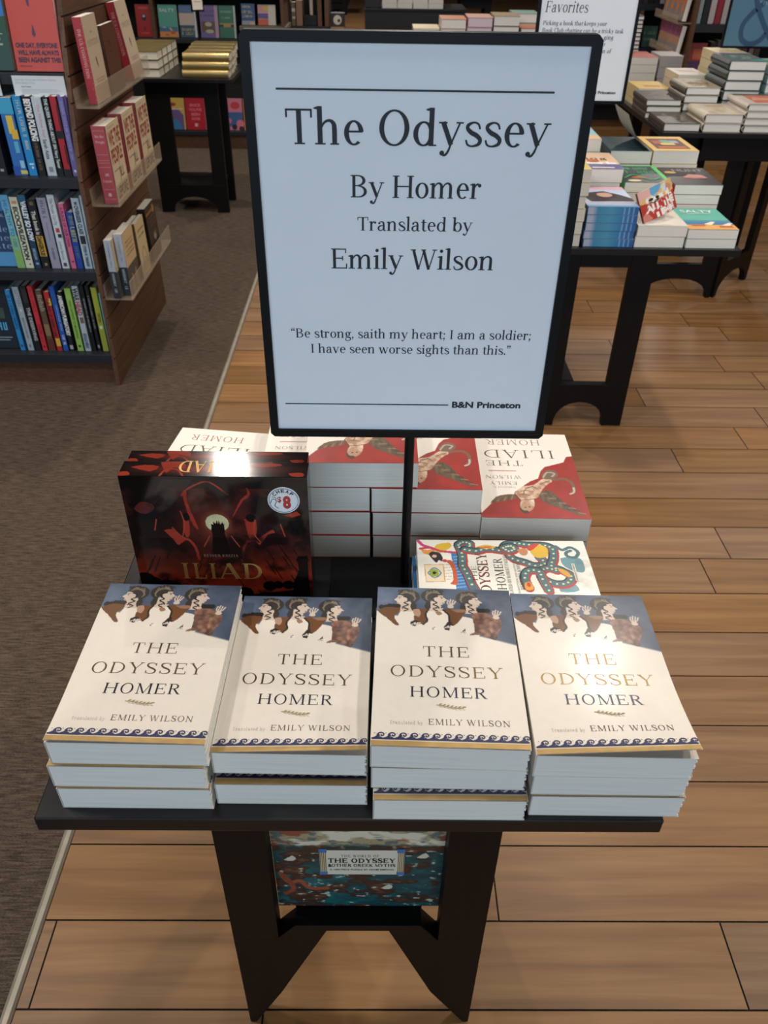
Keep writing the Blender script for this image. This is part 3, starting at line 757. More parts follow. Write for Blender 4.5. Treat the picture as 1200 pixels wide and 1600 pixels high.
# ------------------------------------------------------------------ red and white Iliad paperbacks, heads towards the viewer
IW, IL_, IT = .140, .207, .0368
def iliad_art():
    A = Art(190, 280, 'e9e2d6')
    RED = [(1.01, -.01), (1.01, .035), (.894, .146), (.845, .215), (.704, .239), (.655, .244), (.592, .317), (.493, .39), (.401, .429), (.359, .517), (.31, .566), (.106, .629), (.063, .698), (-.01, .712), (-.01, -.01)]
    A.poly(RED, '962319'); A.grain(.10, 9, 12, 4, A.inside(RED).astype(float))
    A.poly([(.88, .18), (.803, .232), (.655, .247), (.66, .2), (.796, .171), (.901, .146)], '6a5039', 2)
    A.poly([(.444, .25), (.352, .30), (.27, .25), (.19, .145), (.05, .025), (.169, .068), (.31, .125), (.401, .17)], '5b4a35', 2)
    A.grain(.4, 40, 14, 8, A.inside([(.444, .25), (.352, .30), (.05, .025), (.401, .17)]).astype(float))
    body = [(.655, .250), (.640, .285), (.592, .317), (.55, .338), (.5, .345), (.45, .36), (.415, .385), (.345, .43), (.29, .425), (.27, .40), (.32, .365), (.366, .325), (.40, .285), (.423, .25), (.45, .215), (.486, .20), (.49, .16), (.505, .11), (.54, .075), (.592, .059), (.63, .10), (.625, .15), (.61, .18), (.63, .215)]
    A.poly([(x + .012, y - .010) for x, y in body], '6b3a2a', 3)
    A.poly(body, 'cdb096', 3)
    nb = A.nz(16, 22, 12, 4); m = A.inside(smooth(body + [body[0]], 3)).astype(float)
    A.mix(m * np.clip((nb - .5) * 5, 0, 1) * .75, '9a6f55'); A.mix(m * np.clip((.42 - nb) * 6, 0, 1) * .8, 'e6d2bb')
    for q in ([(.62, .24), (.57, .25), (.52, .235)], [(.60, .28), (.54, .29), (.48, .275)], [(.55, .32), (.47, .33), (.43, .31)], [(.49, .20), (.54, .19), (.60, .185)], [(.40, .36), (.35, .385), (.30, .40)], [(.58, .24), (.55, .30), (.47, .34)]): A.line(q, .010, '7d5340', 1.47)
    A.poly([(.52, .10), (.55, .075), (.60, .065), (.625, .10), (.61, .14), (.56, .15), (.525, .135)], 'b58c72', 3); A.poly([(.56, .05), (.60, .045), (.635, .07), (.635, .11), (.61, .08), (.57, .075)], '4a3426', 3)
    for x, y in ((.545, .115), (.585, .11)): A.ell(x, y, .010, .006, '4a3026')
    for k in range(9): A.line([(.42 - .04 * k, .255 - .024 * k), (.36 - .04 * k, .262 - .026 * k)], .012, ('8a7456', '3c3022')[k % 2], 1.47, 0)
    for k in range(6): A.line([(.68 + .035 * k, .235 - .012 * k), (.70 + .035 * k, .19 - .006 * k)], .010, ('8f7858', '44352a')[k % 2], 1.47, 0)
    A.poly([(.365, .468), (.296, .530), (.215, .520), (.200, .465), (.268, .425), (.345, .425)], '6f5c4b', 3)
    A.line([(.35, .44), (.30, .50), (.23, .49), (.26, .455)], .018, 'b3a18c', 1.47)
    A.line([(.254, .415), (.155, .430), (.092, .395), (.077, .33), (.106, .273)], .035, '75543c', 1.47)
    A.line([(.08, .33), (.09, .28), (.13, .26)], .02, 'b9b0a0', 1.47)
    return A
def iliad_decals():
    W, L = IW, IL_; v = lambda t: (1 - t) * L
    OLV = mat('554d3c', .5, name='olive_brown_ink'); RB = mat('8c5b4e', .55, name='red_brown_ink'); GR = mat('8a8176', .55, name='grey_ink')
    return [(serif('HOMER', .29 * W, .85 * W, v(.915), .070 * L, .15, .7), RB), (serif('ILIAD', .165 * W, .905 * W, v(.775), .102 * L, .1, .7), OLV),
            (serif('THE', .515 * W, .895 * W, v(.636), .062 * L, .15, .7), OLV), (rect(.6 * W, .875 * W, v(.515), v(.508)), mat('c98d80', .5, name='pink_rule')),
            (serif('WILSON', .565 * W, .915 * W, v(.455), .036 * L, .12, .75), GR), (serif('EMILY', .615 * W, .88 * W, v(.384), .034 * L, .12, .75), GR),
            (serif('Translated by', .635 * W, .86 * W, v(.330), .02 * L, .2, .8), PALEINK)]
IC = mat('e9e2d6', .45, name='white_cover_stock'); IRED = mat('962a22', .5, name='red_back_cover')
zi = lambda X, Y: IT + .0004 + .0012 * np.sin(np.asarray(Y) / IL_ * 3.1416)
IME = join_meshes(sheet_mesh(iliad_art(), IW, IL_, zi, iliad_decals()), shell_mesh(IW, IL_, IT, .0009, (IC, IC, IRED), 0, None), 'cover')
def iliad(xc, yc, lv, ang, label):
    return book('iliad_paperback', label, 'book', 'red and white Iliad paperbacks at the back of the front table', IW, IL_, IT, flat(xc, yc, TT + lv * (IT + .0009), IW, IL_, 180 + ang), cover_me=IME)
Q = 'red and white Iliad paperback'
iliad(-.229, .917, 0, -5, Q + ', lower of the two behind the board game box')
iliad(-.230, .9155, 1, -7, Q + ', skewed upper of the two behind the board game box')
for k, s in enumerate(('bottom', 'middle', 'top')):
    iliad(-.0755 - .001 * k, .9225 + .001 * k, k, .3 * (k - 1), Q + ', %s of the stack left of the sign post' % s)
    iliad(.0675 - .0012 * (k == 2), .9225, k, -.3 * k, Q + ', %s of the stack right of the sign post' % s)
iliad(-.0175, .924, 3, .4, Q + ' bridging the two middle stacks behind the sign post')
iliad(.2085, .915, 0, 0, Q + ', lower of the right pair behind the serpent book')
iliad(.2090, .914, 1, -1., Q + ', upper of the right pair, whole cover visible')

# ------------------------------------------------------------------ white book with painted serpents, on its side, and the blue book below it
FW, FL, FT = .134, .2125, .0265
def serpent_art():
    A = Art(190, 290, 'efece2'); asp = FL / FW
    TEAL, RD, YL = '4a7078', 'b5392f', 'e3b93c'
    A.poly([(.738, .831), (.759, .883), (.73, .953), (.582, .958), (.539, .93), (.582, .869), (.652, .836)], '6d98a2', 3); A.poly([(.404, .793), (.418, .859), (.3, .89), (.28, .784)], '6d98a2', 3)
    A.grain(.15, 12, 16, 3, (A.v > .78).astype(float) * (A.u < .78))
    A.poly([(.80, .197), (.80, .249), (.603, .270), (.2, .300), (.2, .205), (.582, .205)], '3a78b5')
    for i in range(14): A.line([(.2 + .042 * i, .21), (.215 + .042 * i, .26)], .012, '7fb0d8', asp, 0)
    A.poly([(.69, .160), (.70, .192), (.624, .214), (.418, .220), (.36, .211), (.38, .176), (.433, .196), (.603, .190)], 'c65a32', 3); A.ell(.69, .158, .022, .014, 'c8402e')
    for i in range(6): A.line([(.64 - .04 * i, .20), (.63 - .04 * i, .146)], .004, 'b0704a', asp, 0)
    A.poly([(.631, .038), (.638, .146), (.405, .148), (.398, .042)], 'ead9bb'); A.line([(.631, .038), (.638, .146), (.405, .148), (.398, .042), (.631, .038)], .008, 'c9a36f', asp, 0)
    A.poly([(.518, .050), (.598, .092), (.518, .133), (.445, .090)], '4a86b0', 3); A.poly([(.518, .06), (.582, .092), (.518, .123), (.46, .090)], 'e8e6c8', 3); A.ell(.52, .091, .052, .026, '9aa832'); A.ell(.52, .091, .02, .011, '1d1d1b')
    A.poly([(.84, .103), (.922, .115), (.96, .190), (.905, .205), (.85, .178), (.80, .13)], YL, 3); A.poly([(.865, .019), (.844, .061), (.858, .099), (.78, .095), (.79, .042)], 'e89a3c', 3)
    A.line([(.986, .009), (.92, .035), (.89, .07), (.858, .105)], .035, 'c6457c', asp); A.line([(.865, .02), (.88, .08), (.83, .141), (.81, .244)], .03, 'c93f60', asp)
    A.poly([(.78, .066), (.82, .085), (.81, .127), (.745, .146), (.68, .141), (.70, .122), (.66, .11), (.70, .09)], '1f1a1d', 3); A.ell(.755, .10, .022, .014, 'e0b09a')
    paths = [[(.2, .33), (.369, .296), (.518, .277), (.624, .258), (.752, .263), (.851, .258), (.925, .249), (.968, .277), (.95, .315), (.90, .312), (.885, .290)],
             [(.858, .282), (.837, .347), (.87, .41), (.851, .484), (.823, .526), (.73, .554), (.681, .615), (.631, .676), (.66, .735), (.75, .715)],
             [(.887, .512), (.943, .535), (.962, .587), (.943, .640), (.936, .70), (.93, .765), (.872, .803), (.738, .793), (.631, .77), (.567, .822), (.489, .866), (.404, .84), (.383, .775), (.447, .709), (.546, .7), (.596, .742), (.567, .789)],
             [(.333, .61), (.461, .60), (.560, .630), (.550, .690), (.447, .70), (.30, .72)], [(.887, .512), (.84, .54), (.87, .575), (.915, .56), (.905, .53)]]
    for p in paths:
        A.line(p, .098, '2a3638', asp); A.line([(x - .018, y + .004) for x, y in p], .085, RD, asp); A.line(p, .066, TEAL, asp)
        q = smooth(p, 4)
        for (x, y) in q[::2]: A.ell(x, y, .011, .007, 'e6dfae')
    A.line([(.915, .826), (.862, .859), (.9, .911), (.83, .948), (.752, .92), (.773, .878), (.823, .878), (.851, .906)], .035, TEAL, asp)
    A.poly([(.908, .667), (.943, .718), (.894, .77), (.766, .761), (.745, .695), (.823, .667)], YL, 3); A.poly([(.879, .648), (.936, .681), (.957, .728), (.915, .714), (.844, .667)], 'd0452e', 3)
    A.poly([(.865, .592), (.887, .634), (.844, .653), (.78, .638), (.787, .606)], 'c98a5c', 3)
    A.poly([(.603, .800), (.567, .845), (.50, .866), (.475, .85), (.539, .812)], 'e0a92f', 3); A.poly([(.39, .592), (.41, .624), (.32, .640), (.30, .596)], 'e3a02e', 3); A.ell(.37, .615, .03, .012, 'c73b2c')
    A.poly([(.90, .35), (.93, .41), (.9, .47), (.87, .41)], 'e0b93c', 3); A.poly([(.895, .36), (.91, .43), (.89, .44), (.885, .37)], 'cf4b2f', 3)
    return A
def serpent_decals():
    W, L = FW, FL; v = lambda t: (1 - t) * L; B = mat('1e1a1a', .55, name='black_ink'); R = mat('a53a34', .5, name='red_ink')
    return [(serif('THE', .40 * W, .62 * W, v(.333), .028 * L, .15, .9), B), (serif('ODYSSEY', .16 * W, .80 * W, v(.402), .060 * L, .06, 1.25), B), (serif('ODYSSEY', .165 * W, .805 * W, v(.3995), .055 * L, .06, .5), R),
            (serif('HOMER', .30 * W, .73 * W, v(.487), .050 * L, .1, 1.0), B), (serif('TRANSLATED BY ROBERT FAGLES', .12 * W, .775 * W, v(.520), .020 * L, .1, 1.), B),
            (serif('INTRODUCTION AND NOTES BY', .2 * W, .70 * W, v(.560), .011 * L, .1, 1.), B), (serif('BERNARD KNOX', .30 * W, .67 * W, v(.586), .020 * L, .1, 1.), B),
            (rect(.42 * W, .66 * W, v(.905), v(.885)), mat('e9e4d4', .6, name='label_white')), (sans('PENGUIN CLASSICS', .43 * W, .65 * W, v(.899), .009 * L, .0), B)]
FC = mat('efece2', .5, name='ivory_cover_stock')
zf_ = lambda X, Y: FT + .0004 + .0008 * np.sin(np.asarray(X) / FW * 3.14)
FM = join_meshes(sheet_mesh(serpent_art(), FW, FL, zf_, serpent_decals()), shell_mesh(FW, FL, FT, .0008, (FC, FC, FC), 0, None), 'cover')
rz = Matrix.Rotation(math.radians(90), 4, 'Z')
book('paperback_book', 'blue paperback lying under the white serpent-painted Odyssey', 'book', None, FW, FL - .002, FT, Matrix.Translation((.0485 + FL - .002, .657, TT)) @ rz, front='2a6fa8', spine='2a6fa8', fdec=[(rect(.01, FW - .01, .02, FL - .04), ink('3f86bd'))])
book('paperback_book', 'white Odyssey paperback painted with teal serpents, lying sideways behind the right front stacks', 'book', None, FW, FL, FT, Matrix.Translation((.2655, .6565, TT + FT + .0008)) @ rz, cover_me=FM, page=PAGE)

# ------------------------------------------------------------------ shrink-wrapped Iliad board game standing behind the left stacks
GX0, GX1, GY0, GY1, GZ = -.2805, -.0745, .7195, .7735, .1965
def game_art():
    A = Art(320, 306, '0f0a0b')
    n = A.nz(5, 5, 3, 4)
    A.a += (n[..., None] - .42) * np.array([.10, .03, .03])
    A.ell(.49, .36, .36, .30, '54201a', .9); A.ell(.49, .34, .2, .18, '7a3a2c', .8)
    A.poly([(.229, .02), (.389, .02), (.321, .12), (.263, .195), (.122, .195)], '242020')
    A.ell(.36, .30, .10, .28, '55201a', .9); A.ell(.63, .30, .10, .28, '55201a', .9)
    g = np.clip((A.v - .50) / .25, 0, 1) * (.75 + .5 * A.nz(4, 10, 6)); A.mix(np.clip(g * 1.25, 0, 1), 'b2381f')
    A.mix(np.clip((A.v - .62) / .2, 0, 1) * (np.abs(A.u - .5) < .45) * .55, 'c8492a')
    A.ell(.49, .325, .10, .10, '8a4a36', .7); A.ell(.491, .325, .064, .064, 'd9cf9c'); A.grain(.1, 30, 30, 2, (np.hypot(A.u - .491, A.v - .325) < .064).astype(float))
    A.poly([(.438, .57), (.457, .405), (.453, .385), (.457, .33), (.467, .335), (.472, .31), (.482, .33), (.491, .30), (.496, .33), (.501, .305), (.508, .335), (.521, .315), (.526, .335), (.53, .33), (.526, .405), (.537, .47), (.545, .57)], '140d0c')
    R1, R2 = 'a8392a', '6d241c'
    A.line([(.321, .13), (.345, .095), (.404, .055), (.477, .035), (.569, .12)], .010, R1); A.poly([(.326, .12), (.35, .10), (.345, .165), (.36, .255), (.385, .37), (.36, .345), (.336, .24)], R1, 2)
    A.poly([(.19, .38), (.238, .37), (.268, .41), (.305, .440), (.258, .49), (.238, .455)], R1, 2); A.poly([(.321, .27), (.338, .29), (.33, .41), (.307, .43), (.300, .345)], R1, 2)
    A.ell(.325, .28, .02, .03, '17110f')
    A.poly([(.672, .070), (.691, .11), (.672, .145), (.652, .155), (.623, .205), (.574, .295), (.599, .235), (.637, .155), (.676, .115)], R1, 2); A.poly([(.642, .295), (.706, .295), (.696, .435), (.662, .445), (.650, .36)], R1, 2)
    A.ell(.68, .285, .028, .03, '17110f'); A.poly([(.691, .45), (.759, .395), (.793, .37), (.803, .395), (.764, .405), (.715, .485)], R1, 2)
    A.line([(.258, .48), (.311, .445), (.35, .505), (.36, .60)], .016, R1); A.line([(.608, .60), (.628, .49), (.672, .45), (.71, .465)], .016, R1)
    A.poly([(.049, .225), (.092, .175), (.151, .19), (.161, .225), (.112, .26), (.068, .25)], '5e2320', 2); A.poly([(.861, .265), (.934, .235), (.954, .26), (.905, .28)], R1)
    sm = A.nz(7, 9, 21, 5); A.mix(np.clip((sm - .55) * 5, 0, 1) * (A.v > .08) * (np.hypot(A.u - .491, A.v - .325) > .08) * .55, '6e261c'); A.mix(np.clip((.40 - sm) * 6, 0, 1) * (np.hypot(A.u - .491, A.v - .325) > .08) * .7, '0d090a')
    for q in ([(.30, .24), (.31, .33), (.29, .42)], [(.70, .30), (.69, .40), (.72, .46)], [(.24, .36), (.28, .42), (.33, .46)], [(.16, .30), (.14, .38)], [(.84, .33), (.86, .42)], [(.40, .50), (.44, .42)], [(.60, .50), (.56, .42)]): A.line(q, .006, 'b04a34')
    rr = random.Random(5)
    for i in range(46):
        x = rr.uniform(.0, 1.); y = rr.uniform(.56, .98); l = rr.uniform(.05, .16); d = .6 if x < .5 else -.6
        A.line([(x, y), (x + l * d * .7, y - l)], .006, '1c0f0c', 1, 0)
    for cx, cy, r in ((.03, .76, .055), (.07, .80, .06), (.15, .80, .04), (.2, .82, .04), (.75, .81, .04), (.8, .80, .03), (.86, .80, .035), (.3, .86, .05), (.45, .88, .06), (.6, .87, .05), (.95, .6, .035)): A.ell(cx, cy, r, r, '120c0b')
    A.poly([(.92, .58), (.978, .56), (.985, 1), (.87, 1), (.89, .78), (.925, .68)], '120c0b'); A.poly([(0, .8), (.1, .82), (.5, .9), (.9, .84), (1, 1), (0, 1)], '120c0b')
    return A
def game_top_art():
    A = Art(220, 60, '1a1211'); A.grain(.3, 12, 4, 3)
    for p in ([(.05, .4), (.12, .25), (.2, .35), (.16, .7)], [(.2, .05), (.32, .0), (.34, .5), (.28, .4), (.25, .8)], [(.66, .1), (.8, .05), (.86, .2), (.75, .35)], [(.9, .75), (.97, .7), (.98, .95), (.92, .95)], [(0, .75), (.04, .7), (.06, .95), (0, 1)]): A.poly(p, '8a3324', 2)
    A.line([(.22, 1), (.24, .6), (.3, .55), (.34, .95)], .012, '9c4030', .25); A.ell(.5, .5, .5, .5, '7a2a20', .9)
    return A
w_, d_ = GX1 - GX0, GY1 - GY0
box = thing('board_game_box', 'shrink-wrapped black and red Iliad board game box standing upright behind the left front stack', 'board game', Matrix.Translation((GX0, GY0, TT + .0004)))
GLOSS = print_mat(.10, .05, 'printed_art_under_film')
GLOSS.node_tree.nodes['Principled BSDF'].inputs['Specular IOR Level'].default_value = .35
GGOLD = mat('dba75a', .45, coat=.2, name='gold_ink'); GG2 = mat('8f5a2f', .45, coat=.6, name='dark_gold_ink'); REDI = mat('b5322c', .5, name='red_ink_sticker'); STW = mat('e4e6e8', .5, name='white_sticker')
gv = lambda t: (1 - t) * GZ
gt = lambda a: a * w_
title = []
for ch, x0, x1 in (('I', .245, .300), ('L', .315, .392), ('I', .405, .455), ('A', .455, .59), ('D', .60, .722)):
    title += serif(ch, gt(x0), gt(x1), gv(.752), .122 * GZ, 0, 1.35)
dec_ = [(title, GGOLD), (serif('REINER KNIZIA', gt(.389), gt(.585), gv(.578), .02 * GZ, .12), mat('b98f7a', .5, name='pale_gold_ink'))]
front = sheet_mesh(game_art(), w_, GZ, None, dec_, GLOSS)
DKB = mat('100b0c', .25, coat=.2, name='dark_box_board')
Rf = Matrix(((1, 0, 0), (0, 0, -1), (0, 1, 0))).to_4x4()
lid = MB().box(0, w_, .0004, d_ * .55, 0, GZ, DKB)
lo = lid.mesh('lid')
front.transform(Rf)
top1 = sheet_mesh(game_top_art(), w_, d_ * .55 - .001, None, [(rot180(serif('ILIAD', w_ * .40, w_ * .70, .0, .022, .06, 1.3), w_, 0.030), GGOLD)], GLOSS)
top1.transform(Matrix.Translation((0, .0005, GZ + .0002)))
l1 = join_meshes(front, top1, 'lid')
lid_me = join_meshes(l1, lo, 'lid')
link('lid', lid_me, box)
top2 = sheet_mesh(game_top_art(), w_ - .004, d_ * .45 - .0015, None, (), GLOSS); top2.transform(Matrix.Translation((.002, d_ * .55 + .001, GZ - .0013)))
link('base_tray', join_meshes(top2, MB().box(.002, w_ - .002, d_ * .55 + .0006, d_, .001, GZ - .0015, DKB).mesh('b'), 'base_tray'), box)
st = MB(); sx, sz, sr = .868 * w_, gv(.155), .0178
def stick(pol, m, yy):
    for p in pol:
        ar = sum(p[k][0] * p[(k + 1) % len(p)][1] - p[(k + 1) % len(p)][0] * p[k][1] for k in range(len(p)))
        q = p if ar > 0 else p[::-1]
        st.add([(x, yy, z) for x, z in q], [tuple(range(len(q)))], m)
st.prism(disc(sx, sz, sr, 40)[0], -.0009, -.0003, STW)
ring = [[(sx + a * math.cos(t0), sz + a * math.sin(t0)) for a, t0 in ((sr * .93, q), (sr * .89, q), (sr * .89, q + .16), (sr * .93, q + .16))] for q in [i * 2 * math.pi / 40 for i in range(40)]]
stick(ring, mat('59687a', .5, name='grey_blue_ink'), -.0012)
stick(sans('8', sx - .001, sx + .008, sz - .010, .016, .05) + sans('$', sx - .007, sx - .0025, sz - .002, .0075, .02), REDI, -.0012)
for i, ch in enumerate('CHEAP'):
    a = math.radians(140 - 24 * i); r_ = sr * .62
    g = sans(ch, -.0019, .0019, 0, .0042, .03); th = a - math.pi / 2
    stick([[(sx + r_ * math.cos(a) + x * math.cos(th) - y * math.sin(th), sz + r_ * math.sin(a) + x * math.sin(th) + y * math.cos(th)) for x, y in p] for p in g], INK, -.0012)
stick(stroke([(sx - .015, sz - .004), (sx - .012, sz + .002), (sx - .008, sz - .001), (sx - .010, sz - .007), (sx - .006, sz - .011)], .0007) + stroke([(sx - .013, sz + .005), (sx - .009, sz + .004), (sx - .008, sz + .001)], .0006), INK, -.0012)
so = link('price_sticker', st.mesh('price_sticker', fix=False), box); so['label'] = 'round white price sticker'

# ------------------------------------------------------------------ jigsaw box on the lower shelf
def puzzle_art():
    A = Art(240, 240, '1f4a4a')
    n = A.nz(5, 12, 1, 5); n2 = A.nz(26, 44, 4, 3); n3 = A.nz(8, 18, 7, 6)
    A.a = np.stack([.04 + .10 * n2, .14 + .30 * n * (.6 + .8 * n2), .16 + .27 * n * (.6 + .8 * n2)], -1)
    A.mix(np.clip((n3 - .50) * 14, 0, 1) * (A.v > .2), '38251d'); A.mix(np.clip((n3 - .60) * 10, 0, 1) * np.clip(n2 * 1.6 - .3, 0, 1), '7a4a34'); A.mix(np.clip((n2 - .70) * 14, 0, 1) * (A.v > .25), 'a9b6a0')
    sky = np.clip((.36 + .03 * (n2 - .5) - A.v) / .02, 0, 1); A.mix(sky, 'a4946f'); A.mix(sky * np.clip((n2 - .5) * 9, 0, 1), '5f6a66'); A.mix(sky * np.clip((n3 - .55) * 12, 0, 1), '8a4a34'); A.mix(sky * np.clip((n - .58) * 14, 0, 1), 'd8cfb4')
    A.mix(np.clip(1 - np.abs(A.v - .385 - .02 * (n - .5)) / .02, 0, 1) * .8, '3d2a20')
    for x, y in ((.40, .60), (.66, .80), (.86, .47), (.10, .50)):
        A.poly([(x - .04, y), (x + .01, y - .045), (x + .03, y - .01), (x, y + .012)], 'cfc8b0', 2); A.poly([(x - .05, y + .01), (x + .05, y + .008), (x + .03, y + .03), (x - .03, y + .03)], '3b261b', 2)
    A.line([(.03, .64), (.08, .74), (.14, .72), (.20, .80), (.30, .80)], .03, '9a4c30'); A.line([(.05, .66), (.10, .80), (.05, .86)], .03, '8a3f2a')
    return A
PX0, PX1, PY0, PZ0 = -.1340, .1030, .5855, .3265
PZ = .245
pz = thing('puzzle_box', 'teal and brown jigsaw box with cream plaque on the lower shelf of the front table', 'puzzle', Matrix.Translation((PX0, PY0, PZ0)))
pw = PX1 - PX0
PLQ = mat('d9d4bd', .5, name='plaque_cream'); PBL = mat('3f74a8', .5, name='plaque_blue'); PIN = mat('2a2620', .5, name='plaque_ink')
px_, zz = lambda x: x - PX0, lambda z: z - PZ0
pd = [(rect(px_(-.066), px_(.037), zz(.413), zz(.474)), PLQ)]
for xx in (-.072, .034):
    pd.append((rect(px_(xx), px_(xx + .011), zz(.412), zz(.420)) + rect(px_(xx), px_(xx + .011), zz(.468), zz(.477)), PBL))
    pd.append((rect(px_(xx + .001), px_(xx + .010), zz(.420), zz(.468)), mat('c9b48c', .5, name='plaque_column')))
    pd.append(([q for k in range(4) for q in rect(px_(xx + .0015 + .0024 * k), px_(xx + .0022 + .0024 * k), zz(.420), zz(.468))], PIN))
pd.append((serif('THE WORLD OF', px_(-.042), px_(.010), zz(.4575), .0055, .2), PIN)); pd.append((serif('THE ODYSSEY', px_(-.060), px_(.032), zz(.4435), .0105, .05, 1.7), PIN))
pd.append((serif('& OTHER GREEK MYTHS'.replace('&', ' '), px_(-.060), px_(.032), zz(.4335), .0068, .05, 1.5), PIN)); pd.append((sans('&', px_(-.060), px_(-.055), zz(.4335), .0068, .05), PIN))
pd.append((sans('A 1000 PIECE PUZZLE BY ADAM SIMPSON', px_(-.058), px_(.030), zz(.4245), .0032, .01), PIN))
pf = sheet_mesh(puzzle_art(), pw, PZ, None, pd, print_mat(.5, .05), off=.0003); pf.transform(Rf); pf.transform(Matrix.Translation((0, -.0003, 0)))
link('lid', join_meshes(pf, MB().box(0, pw, 0, .045, 0, PZ, mat('2f4a48', .5, name='jigsaw_lid_board')).mesh('l'), 'lid'), pz)
MB().box(.002, pw - .002, .0454, .056, .002, PZ - .002, mat('c2a27c', .6, name='kraft_tray')).build('base_tray', pz)
# ================================================================== LEFT BOOKCASE (front towards -Y, slatted end panel at x = -.99)
XE = -.99
bc = thing('bookcase', 'brown bookcase at left with dark shelves and a slatted end panel holding clear trays', 'bookcase', Matrix.Translation((-1.9, 3.2, 0)))
def at0(mb, name, parent, o, bevel=0):
    mb.v = [(x - o[0], y - o[1], z - o[2]) for x, y, z in mb.v]
    return mb.build(name, parent, bevel)
O = (-1.9, 3.2, 0)
prof = [(2.772, 0), (2.800, .45), (2.812, .75), (2.872, 1.0), (2.945, 1.25), (3.0, 1.5), (3.6, 1.5), (3.6, 0)]
GRV = mat('1d130d', .8, name='slat_groove')
ep = MB()
fz = [(z, y) for y, z in prof[:6]]
def yf_at(z): return float(np.interp(z, [a for a, _ in fz], [b for _, b in fz]))
ep.prism([(y, z) for y, z in prof], XE - .0155, XE - .0065, WALNUT, 'x')
zs0 = [.0, .114, .197, .273, .35, .43, .51, .59, .67, .745, .82, .90, .975, 1.05, 1.13, 1.21, 1.29, 1.37, 1.45, 1.5]
for a, b in zip(zs0[:-1], zs0[1:]):
    sa = sb = 0
    g = .0028
    ya, yb = yf_at(a) - .0003, yf_at(b) - .0003
    q = [(ya, a + g), (yb, b - g), (3.601, b - g + sb * .8), (3.601, a + g + sa * .8)]
    ep.prism(q, XE - .0064, XE, WALNUT, 'x')
ep.prism([(y + .002, z) for y, z in prof[:6]] + [(3.597, 1.5), (3.597, 0)], XE - .0066, XE - .0050, GRV, 'x')
at0(ep, 'end_panel', bc, O)
for z in (1.058, .757, .443, .130):
    yy = yf_at(z) - .004
    at0(MB().box(-2.75, XE - .0165, yy, 3.28, z - .033, z, SHELFDARK), 'shelf', bc, O, .001)
at0(MB().box(-2.75, XE - .0165, 3.281, 3.30, .02, 1.5, mat('15120f', .7, name='dark_back_panel')), 'back_panel', bc, O)
at0(MB().box(-2.75, XE - .0165, 2.80, 2.82, 0, .096, WALNUT), 'toe_kick', bc, O)
at0(MB().box(-2.776, -2.751, 2.80, 3.6, 0, 1.5, WALNUT), 'end_panel', bc, O)

def marks(x0, x1, base, cap, seed=0):
    """lettering too small to read: a row of short upright strokes"""
    r_ = random.Random(seed); out = []; x = x0
    while x < x1 - cap * .3:
        if r_.random() < .16: x += cap * .45; continue
        w_ = cap * r_.uniform(.35, .6); t = cap * .16
        out += rect(x, x + t, base, base + cap)
        if r_.random() < .6: out += rect(x + w_ - t, x + w_, base, base + cap)
        out += rect(x, x + w_, *(lambda q: (base + q, base + q + t))(r_.choice([0, cap * .42, cap - t])))
        x += w_ + cap * .2
    return out
def marks_s(s, x0, x1, base, cap): return marks(x0, x1, base, cap, int(s) if s.isdigit() else ord(s[0]))
def spine_book(x0, x1, z, y, h, col, label, group, dec=None, W=.155, lean=0., front=None, page=None, hard=True):
    T = x1 - x0 - .0006
    d = []
    for it in dec or ():
        if it[0] == 'w':
            _, a, b, sz, c, off = it
            d.append(spine_text(str(round(a * 50)), T, h, a * h, b * h, sz, 0, marks_s, ink(c), off))
        elif it[0] == 't': # text: string, y_top frac, y_bot frac, size, colour, off, bold, serif
            _, s, a, b, sz, c, *r = it
            off = r[0] if r else .5; bold = r[1] if len(r) > 1 else .02
            d.append(spine_text(s, T, h, a * h, b * h, sz, bold, serif if (len(r) > 2 and r[2]) else None, ink(c), off))
        else:           # block: y0,y1 frac, s0,s1 frac, colour
            _, a, b, s0, s1, c = it
            d.append((rect(s0 * T, s1 * T, a * h, b * h), ink(c)))
    return book('hardcover_book' if hard else 'paperback_book', label, 'book', group, W, h, T, spine_out(x0, y, z, lean), front=front or col, spine=col, sdec=d, hard=hard, page=page)
G1 = 'books on the top full shelf of the left bookcase'; z1 = .7572; Y1 = 2.845
S = lambda *a, **k: spine_book(*a, **k)
S(-1.285, -1.247, z1, Y1, .20, '191a20', 'dark book with faint pink marks at the left end of the upper shelf', G1, [('b', .1, .5, .2, .3, '6d4058'), ('b', .06, .10, .4, .7, '9a9aa0')])
S(-1.225, -1.179, z1, Y1, .236, '2f6bb0', 'blue book whose spine is painted with a yellow figure, on the upper shelf', G1, [('b', .80, 1, 0, 1, '3e9cc4'), ('b', .55, .78, .35, .8, 'd8b840'), ('b', .48, .6, .5, .95, 'd2ac3c'), ('b', .3, .45, .5, .8, '5aa8cc'), ('b', .02, .07, .5, 1, 'c8c060'), ('b', .1, .2, .6, .9, '8fc0d8'), ('b', 0, .12, 0, .5, '2a4fa0')], page=PAGE_DIM)
S(-1.177, -1.146, z1, Y1, .242, '2186c4', 'bright blue book with a pale title on the upper shelf', G1, [('w', .95, .33, .38, 'cfc9a0', .55), ('b', .14, .16, .3, .8, 'c9dcec'), ('b', .09, .12, .5, .7, 'c9dcec')])
S(-1.145, -1.118, z1, Y1, .241, '14181e', 'black book with BEYOND POLICING in heavy white capitals', G1, [('t', 'BEYOND POLICING', .97, .45, .78, 'e6e8ea', .62, .045), ('w', .42, .08, .35, '8a6a55', .5)])
